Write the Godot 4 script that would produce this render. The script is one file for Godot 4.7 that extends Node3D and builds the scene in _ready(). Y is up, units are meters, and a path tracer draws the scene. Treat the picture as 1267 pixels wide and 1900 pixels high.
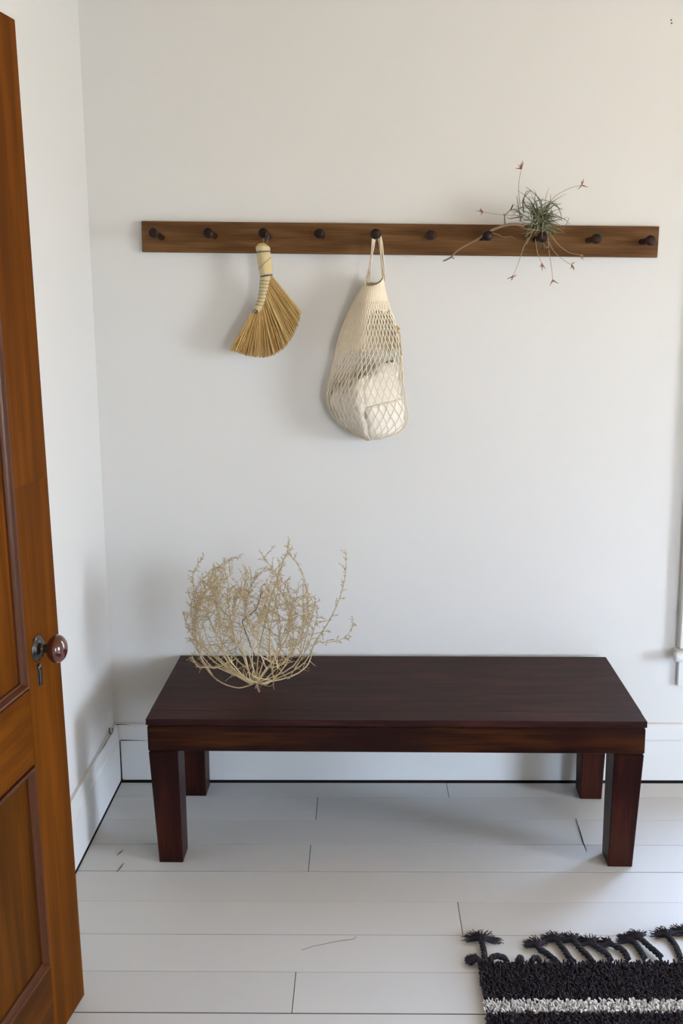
extends Node3D
# An entry hall corner: white walls, painted plank floor, dark bench, peg rail with a hand broom, a string bag and an air plant.

const EXPOSURE := 0.465
var rng := RandomNumberGenerator.new()
var mats := {}

# ------------------------------------------------------------------ mesh builder
class Mb:
	var v := PackedVector3Array()
	var n := PackedVector3Array()
	var c := PackedColorArray()
	var ix := PackedInt32Array()
	var col := Color(1, 1, 1)
	func vert(p: Vector3, nn: Vector3) -> int:
		v.append(p); n.append(nn); c.append(col)
		return v.size() - 1
	func tri_i(a: int, b: int, d: int, out: Vector3):
		var g := (v[b] - v[a]).cross(v[d] - v[a])
		if g.dot(out) > 0.0:
			ix.append(a); ix.append(d); ix.append(b)
		else:
			ix.append(a); ix.append(b); ix.append(d)
	func quad(a: Vector3, b: Vector3, d: Vector3, e: Vector3, out: Vector3):
		var nn := (b - a).cross(e - a)
		if nn.length() < 1e-14: nn = (d - b).cross(e - b)
		nn = nn.normalized()
		if nn.dot(out) < 0.0: nn = -nn
		var i := vert(a, nn); vert(b, nn); vert(d, nn); vert(e, nn)
		tri_i(i, i + 1, i + 2, nn); tri_i(i, i + 2, i + 3, nn)
	func tri(a: Vector3, b: Vector3, d: Vector3, out: Vector3):
		var nn := (b - a).cross(d - a).normalized()
		if nn.dot(out) < 0.0: nn = -nn
		var i := vert(a, nn); vert(b, nn); vert(d, nn)
		tri_i(i, i + 1, i + 2, nn)
	# a hexahedron given its 8 corners (bottom ring 0-3, top ring 4-7), with chamfered edges
	func hexa(p: Array, ch: float):
		var mid := Vector3.ZERO
		for q in p: mid += q / 8.0
		var faces := [[0, 1, 2, 3], [4, 5, 6, 7], [0, 1, 5, 4], [1, 2, 6, 5], [2, 3, 7, 6], [3, 0, 4, 7]]
		var inner := {}
		for f in 6:
			var fc := Vector3.ZERO
			for k in faces[f]: fc += p[k] / 4.0
			for k in 4:
				var a: Vector3 = p[faces[f][k]]
				var b: Vector3 = p[faces[f][(k + 1) % 4]]
				var d: Vector3 = p[faces[f][(k + 3) % 4]]
				inner[Vector2i(f, faces[f][k])] = a + (b - a).normalized() * minf(ch, (b - a).length() * 0.45) + (d - a).normalized() * minf(ch, (d - a).length() * 0.45)
			quad(inner[Vector2i(f, faces[f][0])], inner[Vector2i(f, faces[f][1])], inner[Vector2i(f, faces[f][2])], inner[Vector2i(f, faces[f][3])], fc - mid)
		if ch <= 0.0: return
		for f in 6:
			for g in range(f + 1, 6):
				var s := []
				for k in faces[f]:
					if k in faces[g]: s.append(k)
				if s.size() == 2:
					quad(inner[Vector2i(f, s[0])], inner[Vector2i(f, s[1])], inner[Vector2i(g, s[1])], inner[Vector2i(g, s[0])], (p[s[0]] + p[s[1]]) / 2.0 - mid)
		for k in 8:
			var t := []
			for f in 6:
				if k in faces[f]: t.append(inner[Vector2i(f, k)])
			tri(t[0], t[1], t[2], p[k] - mid)
	func box(lo: Vector3, hi: Vector3, ch := 0.0):
		hexa([Vector3(lo.x, lo.y, lo.z), Vector3(hi.x, lo.y, lo.z), Vector3(hi.x, lo.y, hi.z), Vector3(lo.x, lo.y, hi.z),
			Vector3(lo.x, hi.y, lo.z), Vector3(hi.x, hi.y, lo.z), Vector3(hi.x, hi.y, hi.z), Vector3(lo.x, hi.y, hi.z)], ch)
	# a grid of points rows[i][j] with smooth normals
	func grid(rows: Array, closed := false, flip := false):
		var R := rows.size()
		var K: int = rows[0].size()
		var base := v.size()
		for i in R:
			for j in K:
				var jm := (j + K - 1) % K if closed else maxi(j - 1, 0)
				var jp := (j + 1) % K if closed else mini(j + 1, K - 1)
				var du: Vector3 = rows[i][jp] - rows[i][jm]
				var dv: Vector3 = rows[mini(i + 1, R - 1)][j] - rows[maxi(i - 1, 0)][j]
				var nn := du.cross(dv)
				nn = nn.normalized() if nn.length() > 1e-12 else Vector3.UP
				vert(rows[i][j], -nn if flip else nn)
		for i in R - 1:
			for j in (K if closed else K - 1):
				var a := base + i * K + j
				var b := base + i * K + (j + 1) % K
				var out := n[a] + n[b] + n[a + K] + n[b + K]
				tri_i(a, b, b + K, out); tri_i(a, b + K, a + K, out)
	func tube(pts: Array, radii, sides := 6, cap := true):
		var t: Vector3 = (pts[1] - pts[0]).normalized()
		var u := t.cross(Vector3.UP if absf(t.y) < 0.9 else Vector3.RIGHT).normalized()
		var base := v.size()
		var N := pts.size()
		for i in N:
			t = (pts[mini(i + 1, N - 1)] - pts[maxi(i - 1, 0)]).normalized()
			u = (u - t * u.dot(t)).normalized()
			var w := t.cross(u)
			var f := float(i) / (N - 1)
			var r: float = radii[i] if radii is Array and radii.size() == N else (lerpf(radii[0], radii[1], f) if radii is Array else radii)
			for k in sides:
				var d := u * cos(TAU * k / sides) + w * sin(TAU * k / sides)
				vert(pts[i] + d * r, d)
		for i in N - 1:
			for k in sides:
				var a := base + i * sides + k
				var b := base + i * sides + (k + 1) % sides
				tri_i(a, b, b + sides, n[a] + n[b]); tri_i(a, b + sides, a + sides, n[a] + n[b])
		if cap:
			for e in [0, N - 1]:
				var out: Vector3 = (pts[0] - pts[1]) if e == 0 else (pts[N - 1] - pts[N - 2])
				out = out.normalized()
				var i0 := v.size()
				for k in sides: vert(v[base + e * sides + k], out)
				for k in range(1, sides - 1): tri_i(i0, i0 + k, i0 + k + 1, out)
	# profile of (radius, height) turned about an axis through o
	func lathe(prof: Array, o: Vector3, axis: Vector3, sides := 32):
		axis = axis.normalized()
		var u := axis.cross(Vector3.UP if absf(axis.y) < 0.9 else Vector3.RIGHT).normalized()
		var w := axis.cross(u)
		var rows := []
		for q in prof:
			var row := []
			for k in sides:
				row.append(o + axis * q.y + (u * cos(TAU * k / sides) + w * sin(TAU * k / sides)) * maxf(q.x, 0.00002))
			rows.append(row)
		var s := v.size()
		grid(rows, true)
		# point the normals outwards
		for i in rows.size():
			var p: Vector2 = prof[maxi(i - 1, 0)]
			var q2: Vector2 = prof[mini(i + 1, prof.size() - 1)]
			var d := Vector2(q2.y - p.y, -(q2.x - p.x)).normalized()
			for k in sides:
				n[s + i * sides + k] = ((u * cos(TAU * k / sides) + w * sin(TAU * k / sides)) * d.x + axis * d.y).normalized()
	func ribbon(pts: Array, dirs: Array, width: float, thick: float):
		var rows := [[], [], [], []]
		for i in pts.size():
			var t: Vector3 = (pts[mini(i + 1, pts.size() - 1)] - pts[maxi(i - 1, 0)]).normalized()
			var d: Vector3 = (dirs[i] - t * dirs[i].dot(t)).normalized()
			var e := t.cross(d) * thick / 2.0
			rows[0].append(pts[i] - d * width / 2.0 - e); rows[1].append(pts[i] + d * width / 2.0 - e)
			rows[2].append(pts[i] + d * width / 2.0 + e); rows[3].append(pts[i] - d * width / 2.0 + e)
		for k in 4: grid([rows[k], rows[(k + 1) % 4]])
	func mesh() -> ArrayMesh:
		var a := []
		a.resize(Mesh.ARRAY_MAX)
		a[Mesh.ARRAY_VERTEX] = v; a[Mesh.ARRAY_NORMAL] = n; a[Mesh.ARRAY_COLOR] = c; a[Mesh.ARRAY_INDEX] = ix
		var m := ArrayMesh.new()
		m.add_surface_from_arrays(Mesh.PRIMITIVE_TRIANGLES, a)
		return m

# ------------------------------------------------------------------ scene helpers
var taken := {}
func numbered(called: String) -> String:
	taken[called] = taken.get(called, 0) + 1
	return called if taken[called] == 1 else "%s_%03d" % [called, taken[called] - 1]

func obj(called: String, mb, material: Material, parent: Node = self, kind := "") -> MeshInstance3D:
	var o := MeshInstance3D.new()
	o.name = numbered(called) if parent == self else called
	o.mesh = mb.mesh() if mb is Mb else mb
	o.material_override = material
	o.cast_shadow = GeometryInstance3D.SHADOW_CASTING_SETTING_ON
	if kind != "": o.set_meta("kind", kind)
	parent.add_child(o, true)
	return o

func thing(called: String, label: String, category := "", at := Vector3.ZERO, group := "", kind := "") -> Node3D:
	var o := Node3D.new()
	o.name = numbered(called)
	add_child(o, true)
	o.position = at
	tag(o, label, category, group, kind)
	return o

func tag(o: Node, label: String, category := "", group := "", kind := ""):
	if label != "": o.set_meta("label", label)
	if category != "": o.set_meta("category", category)
	if group != "": o.set_meta("group", group)
	if kind != "": o.set_meta("kind", kind)

func srgb(r: float, g: float, b: float) -> Color: return Color(r / 255.0, g / 255.0, b / 255.0)
func lin(r: float, g: float, b: float) -> Color: return srgb(r, g, b).srgb_to_linear()

func plain(col: Color, rough := 0.6, metal := 0.0) -> StandardMaterial3D:
	var m := StandardMaterial3D.new()
	m.albedo_color = col; m.roughness = rough; m.metallic = metal
	return m

func tinted(rough := 0.8) -> StandardMaterial3D:
	var m := StandardMaterial3D.new()
	m.vertex_color_use_as_albedo = true; m.roughness = rough
	return m

# wood: streaks along u, with knots of tone; ramp of three colours (sRGB)
func wood_image(w: int, h: int, ramp: Array, sd: int, stretch := 14.0, fine := 0.35, along_v := false, strips := 0) -> Image:
	var a := FastNoiseLite.new(); a.seed = sd; a.frequency = 0.012; a.fractal_octaves = 3
	var b := FastNoiseLite.new(); b.seed = sd + 7; b.frequency = 0.09; b.fractal_octaves = 3
	var r := RandomNumberGenerator.new(); r.seed = sd
	var tone := []
	for k in maxi(strips, 1): tone.append(r.randf_range(-0.22, 0.22) if strips > 0 else 0.0)
	var im := Image.create(h if along_v else w, w if along_v else h, false, Image.FORMAT_RGB8)
	for y in h:
		for x in w:
			var t := 0.5 + 0.9 * a.get_noise_2d(x * 3.0 / stretch * 2.0, y * 2.0) + fine * b.get_noise_2d(x / stretch * 2.0, y * 3.0)
			if strips > 0: t += tone[y * strips / h]
			t = clampf(t, 0.0, 1.0)
			var cc: Color = ramp[0].lerp(ramp[1], t * 2.0) if t < 0.5 else ramp[1].lerp(ramp[2], t * 2.0 - 1.0)
			if along_v: im.set_pixel(y, x, cc)
			else: im.set_pixel(x, y, cc)
	im.generate_mipmaps()
	return im

func wood(im: Image, scale: Vector3, rough: float, offset := Vector3(0.5, 0.5, 0.5)) -> StandardMaterial3D:
	var m := StandardMaterial3D.new()
	m.albedo_texture = ImageTexture.create_from_image(im)
	m.uv1_triplanar = true; m.uv1_triplanar_sharpness = 8.0
	m.uv1_scale = scale; m.uv1_offset = offset
	m.roughness = rough
	m.metallic_specular = 0.22
	return m

func bumpy(m: StandardMaterial3D, sd: int, freq: float, strength: float, scale: float) -> StandardMaterial3D:
	var nz := FastNoiseLite.new(); nz.seed = sd; nz.frequency = freq; nz.fractal_octaves = 4
	var t := NoiseTexture2D.new()
	t.width = 512; t.height = 512; t.seamless = true; t.as_normal_map = true; t.bump_strength = strength; t.noise = nz
	m.normal_enabled = true; m.normal_texture = t
	m.uv1_triplanar = true; m.uv1_world_triplanar = true
	m.uv1_scale = Vector3.ONE * scale
	return m

# Catmull-Rom through the points, n steps a span
func curve(p: Array, n := 6) -> Array:
	var out := []
	for i in p.size() - 1:
		var a: Vector3 = p[maxi(i - 1, 0)]
		var d: Vector3 = p[mini(i + 2, p.size() - 1)]
		for k in n: out.append((p[i] as Vector3).cubic_interpolate(p[i + 1], a, d, float(k) / n))
	out.append(p[p.size() - 1])
	return out

func along(p: Array, t: float):
	var f := clampf(t, 0.0, 1.0) * (p.size() - 1)
	var i := mini(int(f), p.size() - 2)
	return p[i].lerp(p[i + 1], f - i)

func rnd3() -> Vector3:
	while true:
		var d := Vector3(rng.randf_range(-1, 1), rng.randf_range(-1, 1), rng.randf_range(-1, 1))
		if d.length() > 0.1 and d.length() < 1.0: return d.normalized()
	return Vector3.UP

# ------------------------------------------------------------------ the scene
const ROOM_X := 6.4
const ROOM_Z := 5.0
const ROOM_Y := 2.75

func _ready():
	rng.seed = 20
	# camera
	var cam := Camera3D.new()
	cam.name = "camera"
	cam.position = Vector3(0.85425, 1.62163, 3.48151)
	cam.rotation = Vector3(-0.19248, 0.01943, -0.00738)
	cam.fov = rad_to_deg(2.0 * atan(950.0 / 2000.0))
	cam.near = 0.05
	add_child(cam)
	cam.make_current()
	# sky and exposure
	var env := Environment.new()
	var sm := ProceduralSkyMaterial.new()
	sm.sky_top_color = srgb(177, 204, 243)
	sm.sky_horizon_color = srgb(228, 236, 246)
	sm.ground_horizon_color = srgb(214, 206, 190)
	sm.ground_bottom_color = srgb(190, 178, 156)
	sm.energy_multiplier = 1.0
	var sky := Sky.new(); sky.sky_material = sm
	env.background_mode = Environment.BG_SKY
	env.sky = sky
	env.background_energy_multiplier = 70.0
	env.tonemap_mode = Environment.TONE_MAPPER_LINEAR
	env.tonemap_exposure = EXPOSURE
	env.sdfgi_enabled = true; env.ssao_enabled = true; env.ssil_enabled = true
	var we := WorldEnvironment.new(); we.name = "environment"; we.environment = env
	add_child(we)
	# daylight of the right window, and fill through an added front window
	window_light("right_window_daylight", Vector3(ROOM_X - 0.03, 1.28, 3.0), Vector3(-1, -0.02, 0), Vector2(1.3, 1.6), Color(0.88, 0.94, 1.0), 24.0)
	window_light("front_fill_light", Vector3(3.2, 1.28, ROOM_Z - 0.03), Vector3(0, -0.05, -1), Vector2(0.8, 1.5), Color(0.92, 0.96, 1.0), 2.0)

	make_materials()
	build_room()
	build_door()
	build_bench()
	build_rail()
	build_broom()
	build_bag()
	build_air_plant()
	build_tumbleweed()
	build_rug()
	build_small()

func window_light(called: String, at: Vector3, towards: Vector3, size: Vector2, col: Color, energy: float):
	var l := AreaLight3D.new()
	l.name = called
	l.area_size = size
	l.area_normalize_energy = true
	l.light_color = col
	l.light_energy = energy
	l.shadow_enabled = true
	l.area_range = 12.0
	add_child(l)
	l.look_at_from_position(at, at + towards, Vector3.UP)

func make_materials():
	mats.wall = bumpy(plain(srgb(230, 230, 229), 0.85), 3, 0.02, 0.16, 1.4)
	mats.ceiling = plain(srgb(196, 166, 120), 0.8)
	mats.trim = bumpy(plain(srgb(232, 233, 233), 0.5), 5, 0.015, 0.12, 3.0)
	mats.dark = plain(srgb(34, 30, 28), 0.9)
	mats.plank = []
	for k in 3:
		var t: float = [0.0, -3.0, 3.0][k]
		mats.plank.append(bumpy(plain(srgb(224 + t, 225 + t, 225 + t), 0.42), 11 + k, 0.02, 0.18, 2.2))
	mats.bench = []
	for k in 3:
		mats.bench.append(wood(wood_image(1024, 128, [srgb(37, 20, 20), srgb(46, 25, 24), srgb(60, 33, 30)], 40 + k, 18.0, 0.5), Vector3(0.5, 4.0, 4.0), 0.42))
	mats.apron = wood(wood_image(1024, 128, [srgb(28, 12, 9), srgb(37, 17, 12), srgb(62, 34, 16)], 52, 20.0, 0.3, false, 3), Vector3(0.5, 6.0, 6.0), 0.36)
	mats.leg = wood(wood_image(512, 128, [srgb(30, 12, 11), srgb(38, 16, 14), srgb(58, 28, 18)], 61, 16.0, 0.3, true), Vector3(4.0, 1.0, 4.0), 0.36)
	mats.rail = wood(wood_image(1024, 256, [srgb(84, 56, 33), srgb(99, 69, 42), srgb(116, 84, 54)], 72, 16.0, 0.6), Vector3(0.5, 4.0, 4.0), 0.55)
	mats.peg = plain(srgb(36, 20, 14), 0.34)
	mats.peg.metallic_specular = 0.3
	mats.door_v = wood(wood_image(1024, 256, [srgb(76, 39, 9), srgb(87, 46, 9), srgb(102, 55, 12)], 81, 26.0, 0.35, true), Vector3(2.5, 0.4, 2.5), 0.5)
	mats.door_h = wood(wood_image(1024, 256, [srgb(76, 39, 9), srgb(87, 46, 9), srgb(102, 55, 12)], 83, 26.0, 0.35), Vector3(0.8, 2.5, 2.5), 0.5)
	mats.door_panel_shaded = wood(wood_image(1024, 256, [srgb(62, 33, 8), srgb(72, 39, 9), srgb(86, 47, 12)], 86, 26.0, 0.35, true), Vector3(2.5, 0.4, 2.5), 0.38)  # lower panel: shade low on the door is put into the wood colour
	mats.door_rail_shaded = wood(wood_image(1024, 256, [srgb(58, 30, 10), srgb(68, 36, 11), srgb(82, 44, 14)], 88, 26.0, 0.35), Vector3(0.8, 2.5, 2.5), 0.38)  # bottom rail: same wood, darkened in colour to stand in for shade
	for k in [mats.door_v, mats.door_h, mats.door_panel_shaded, mats.door_rail_shaded]: k.metallic_specular = 0.1
	mats.door_mould = plain(srgb(74, 36, 12), 0.3)
	mats.door_mould.metallic_specular = 0.4
	mats.knob = plain(srgb(70, 27, 19), 0.14)
	mats.knob.clearcoat_enabled = true; mats.knob.clearcoat = 1.0; mats.knob.clearcoat_roughness = 0.04
	mats.iron = plain(srgb(30, 24, 22), 0.25)
	mats.iron.metallic_specular = 0.7
	mats.glass = plain(Color(0.95, 0.97, 0.97, 0.06), 0.03)
	mats.glass.transparency = BaseMaterial3D.TRANSPARENCY_ALPHA
	mats.corn = tinted(0.7)
	mats.blue = plain(srgb(70, 84, 128), 0.7)
	mats.wire = plain(srgb(170, 170, 175), 0.35, 0.8)
	mats.cotton = plain(srgb(246, 233, 209), 0.9)
	mats.cotton.backlight_enabled = true; mats.cotton.backlight = Color(0.25, 0.22, 0.17)
	mats.cotton_dark = plain(srgb(206, 176, 128), 0.9)
	mats.cloth = bumpy(plain(srgb(244, 238, 228), 0.95), 21, 0.03, 3.0, 14.0)
	mats.leaf = tinted(0.6)
	mats.rug = tinted(0.95)

# ------------------------------------------------------------------ room
func pierced(mb: Mb, lo: Vector3, hi: Vector3, axis: int, holes: Array):
	# a wall box with rectangular holes side by side along an axis (0 = x, 2 = z); hole = [a0, a1, y0, y1]
	var at: float = lo[axis]
	for h in holes:
		var l := lo; var k := hi
		l[axis] = at; k[axis] = h[0]
		mb.box(l, k)
		l[axis] = h[0]; k[axis] = h[1]
		mb.box(l, Vector3(k.x, h[2], k.z))
		mb.box(Vector3(l.x, h[3], l.z), k)
		at = h[1]
	var l2 := lo
	l2[axis] = at
	mb.box(l2, hi)

func build_room():
	var T := 0.16
	var mb := Mb.new()
	pierced(mb, Vector3(-T, -0.1, -T), Vector3(ROOM_X + T, ROOM_Y, 0), 0, [[2.037, 2.637, 0.5, 2.1]])
	var wb := obj("wall_back", mb, mats.wall, self, "structure")
	tag(wb, "white painted plaster wall behind the peg rail and bench", "wall")
	for p in [Vector3(1.7886, 2.4466, 0.0000), Vector3(1.7907, 2.4375, 0.0000)]:
		mb = Mb.new()
		mb.lathe([Vector2(0, 0.0006), Vector2(0.0022, 0.0005), Vector2(0.0024, -0.001)], p, Vector3(0, 0, 1), 10)
		obj("nail_hole", mb, mats.dark, wb)
	mb = Mb.new()
	mb.box(Vector3(-T, -0.1, 0), Vector3(0, ROOM_Y, ROOM_Z + T))
	tag(obj("wall_left", mb, mats.wall, self, "structure"), "white painted wall on the left, behind the open door", "wall")
	mb = Mb.new()
	pierced(mb, Vector3(ROOM_X, -0.1, 0), Vector3(ROOM_X + T, ROOM_Y, ROOM_Z + T), 2, [[2.3, 3.7, 0.4, 2.15]])
	tag(obj("wall_right", mb, mats.wall, self, "structure"), "white painted wall at the right end of the room, with a window", "wall")
	mb = Mb.new()
	pierced(mb, Vector3(0, -0.1, ROOM_Z), Vector3(ROOM_X, ROOM_Y, ROOM_Z + T), 0, [[2.75, 3.65, 0.45, 2.1]])
	tag(obj("wall_front", mb, mats.wall, self, "structure"), "white painted wall behind the camera, with an added fill window", "wall")
	mb = Mb.new()
	mb.box(Vector3(-T, ROOM_Y, -T), Vector3(ROOM_X + T, ROOM_Y + T, ROOM_Z + T))
	tag(obj("ceiling", mb, mats.ceiling, self, "structure"), "flat warm wood-toned ceiling above the room", "ceiling")

	# floor: planks over a dark subfloor
	var fl := thing("floor", "floor of white painted wooden planks running along the back wall", "floor", Vector3.ZERO, "", "structure")
	mb = Mb.new()
	mb.box(Vector3(0, -0.06, 0), Vector3(ROOM_X, -0.0007, ROOM_Z))
	obj("subfloor", mb, mats.dark, fl)
	var w := 0.15905
	var z0 := 0.027
	var z1 := 0.13702
	var joints := {0: [(Vector3(1.1400, 0.0000, 0.0929)).x], 1: [(Vector3(0.7031, 0.0000, 0.2466)).x, 2.6], 3: [(Vector3(0.6945, 0.0000, 0.5454)).x, 2.9], 5: [(Vector3(1.1128, 0.0000, 0.8580)).x], 7: [(Vector3(0.6869, 0.0000, 1.1747)).x, 2.4], 2: [2.2], 4: [2.3], 6: [-1.0, 2.1]}
	var gaps := [0.0019, 0.0014, 0.0024, 0.0030, 0.0014, 0.0022, 0.0017, 0.0040]
	var row := 0
	while z0 < ROOM_Z - 0.01:
		var xs := [0.022]
		var js: Array = joints.get(row, [fposmod(row * 1.37, 1.6) + 0.4, fposmod(row * 1.37, 1.6) + 2.3])
		js = js + [4.1 + fposmod(row * 0.77, 1.0)]
		for j in js:
			if j > 0.1: xs.append(j)
		if xs[xs.size() - 1] < 3.4: xs.append(xs[xs.size() - 1] + 1.55)
		xs.append(ROOM_X)
		var g: float = gaps[row] if row < 8 else rng.randf_range(0.0007, 0.0016)
		for k in xs.size() - 1:
			mb = Mb.new()
			var dy := rng.randf_range(-0.0001, 0.0001)
			mb.box(Vector3(xs[k] + (0.0010 if k > 0 else 0.0), -0.022, z0), Vector3(xs[k + 1] - 0.0010, dy, z1 - g))
			obj("floor_plank", mb, mats.plank[(row * 2 + k * 5 + row / 3) % 3], fl)
		row += 1
		z0 = z1; z1 = minf(z1 + w, ROOM_Z)
	# gouges and a split in the paint
	for s in [[Vector3(0.1171, 0.0005, 0.5237), Vector3(0.1233, 0.0005, 0.5076), Vector3(0.1295, 0.0005, 0.4913)], [Vector3(0.1386, 0.0005, 0.6199), Vector3(0.1436, 0.0005, 0.5925), Vector3(0.1477, 0.0005, 0.5678)]]:
		mb = Mb.new()
		mb.tube(s, [0.0008, 0.0022, 0.0006], 6)
		obj("gouge", mb, mats.gouge if mats.has("gouge") else plain(srgb(110, 78, 66), 0.8), fl)
	mb = Mb.new()
	mb.tube([Vector3(0.8353, 0.0002, 0.9399), Vector3(0.8269, 0.0002, 0.9520), Vector3(0.8005, 0.0002, 0.9570), Vector3(0.7756, 0.0002, 0.9644), Vector3(0.7509, 0.0002, 0.9741), Vector3(0.7235, 0.0002, 0.9837), Vector3(0.6968, 0.0002, 1.0003)], [0.0006, 0.0005], 5)
	obj("hairline_crack", mb, mats.dark, fl)
	mb = Mb.new()
	mb.tube([Vector3(1.5317, 0.0006, 0.2818), Vector3(1.5277, 0.0006, 0.3709), Vector3(1.5238, 0.0006, 0.4323), Vector3(1.5225, 0.0006, 0.4948)], [0.0006, 0.0016, 0.0018, 0.0007], 6)
	obj("split", mb, mats.dark, fl)

	# baseboards: a flat board and a cap moulding
	var c1 := 0.15278
	var c2 := 0.209
	var bb := thing("baseboard_back", "tall white baseboard with cap moulding along the wall behind the bench", "baseboard", Vector3.ZERO, "", "structure")
	mb = Mb.new(); mb.box(Vector3(0.0232, 0.007, 0), Vector3(ROOM_X, c1 - 0.0012, 0.02), 0.0015)
	obj("board", mb, mats.trim, bb)
	mb = Mb.new(); cap_profile(mb, Vector3(0, c1, 0), Vector3(ROOM_X, c1, 0), Vector3(0, 0, 1), c2 - c1)
	obj("cap_moulding", mb, mats.trim, bb)
	var bl := thing("baseboard_left", "tall white baseboard with cap moulding running behind the open door", "baseboard", Vector3.ZERO, "", "structure")
	mb = Mb.new(); mb.box(Vector3(0, 0.007, 0.0215), Vector3(0.02, c1 - 0.0012, 1.96), 0.0015)
	obj("board", mb, mats.trim, bl)
	mb = Mb.new(); cap_profile(mb, Vector3(0, c1, 0.022), Vector3(0, c1, 1.96), Vector3(1, 0, 0), c2 - c1)
	obj("cap_moulding", mb, mats.trim, bl)
	for q in [[Vector3(0.0122, 0.2088, 0.0180), Vector3(0.0307, 0.2097, 0.0180), Vector3(0.0583, 0.2068, 0.0180)], [Vector3(0.0252, 0.1535, 0.0215), Vector3(0.0548, 0.1541, 0.0215), Vector3(0.1066, 0.1525, 0.0215)]]:
		mb = Mb.new(); mb.tube(q, [0.0016, 0.0011, 0.0003], 5)
		obj("crack", mb, mats.dark, bb)
	mb = Mb.new(); mb.tube([Vector3(0.0215, 0.012, 0.0205), Vector3(0.0215, 0.08, 0.0205), Vector3(0.0215, 0.15, 0.0205)], [0.0022, 0.0012, 0.0009], 5)
	obj("crack", mb, mats.dark, bb)
	mb = Mb.new(); mb.tube([Vector3(0.0225, 0.001, 0.0225), Vector3(0.0225, 0.016, 0.0225)], [0.007, 0.0015], 6)
	obj("corner_gap", mb, mats.dark, bb)
	mb = Mb.new(); mb.tube([Vector3(0.0165, 0.2139, 0.1168), Vector3(0.0168, 0.2162, 0.2022), Vector3(0.0168, 0.2191, 0.2895)], [0.0006, 0.0012, 0.0003], 5)
	obj("crack", mb, mats.dark, bl)
	# casing the door hangs on, towards the camera
	var tr := thing("trim_1", "white door casing that the open wooden door hangs on", "trim", Vector3.ZERO, "", "structure")
	mb = Mb.new(); mb.box(Vector3(0, 0, 1.97), Vector3(0.022, 2.22, 2.09), 0.002)
	obj("casing", mb, mats.trim, tr)

	build_window("window_1", "white framed window in the back wall, its sill horn showing at the right edge", Vector3(2.337, 0.5, 0), 0.0, 0.6, 1.6, 0.13)
	build_window("window_2", "white framed window in the right wall", Vector3(ROOM_X, 0.4, 3.0), -PI / 2, 1.4, 1.75, 0.1)
	build_window("window_3", "white framed window added behind the camera for fill light", Vector3(3.2, 0.45, ROOM_Z), PI, 0.9, 1.65, 0.1)  # unseen window, added to bring fill light under the bench

func cap_profile(mb: Mb, a: Vector3, b: Vector3, out: Vector3, h: float):
	var prof := [Vector2(0, 0), Vector2(0.0195, 0), Vector2(0.021, 0.001), Vector2(0.021, 0.007), Vector2(0.0185, 0.012), Vector2(0.0172, 0.02), Vector2(0.0165, h - 0.014), Vector2(0.015, h - 0.006), Vector2(0.011, h), Vector2(0, h)]
	for k in prof.size() - 1:
		var p: Vector2 = prof[k]
		var q: Vector2 = prof[k + 1]
		var d := (q - p)
		mb.quad(a + out * p.x + Vector3.UP * p.y, b + out * p.x + Vector3.UP * p.y, b + out * q.x + Vector3.UP * q.y, a + out * q.x + Vector3.UP * q.y, out * d.y + Vector3.UP * -d.x + out * 0.001)

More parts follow.
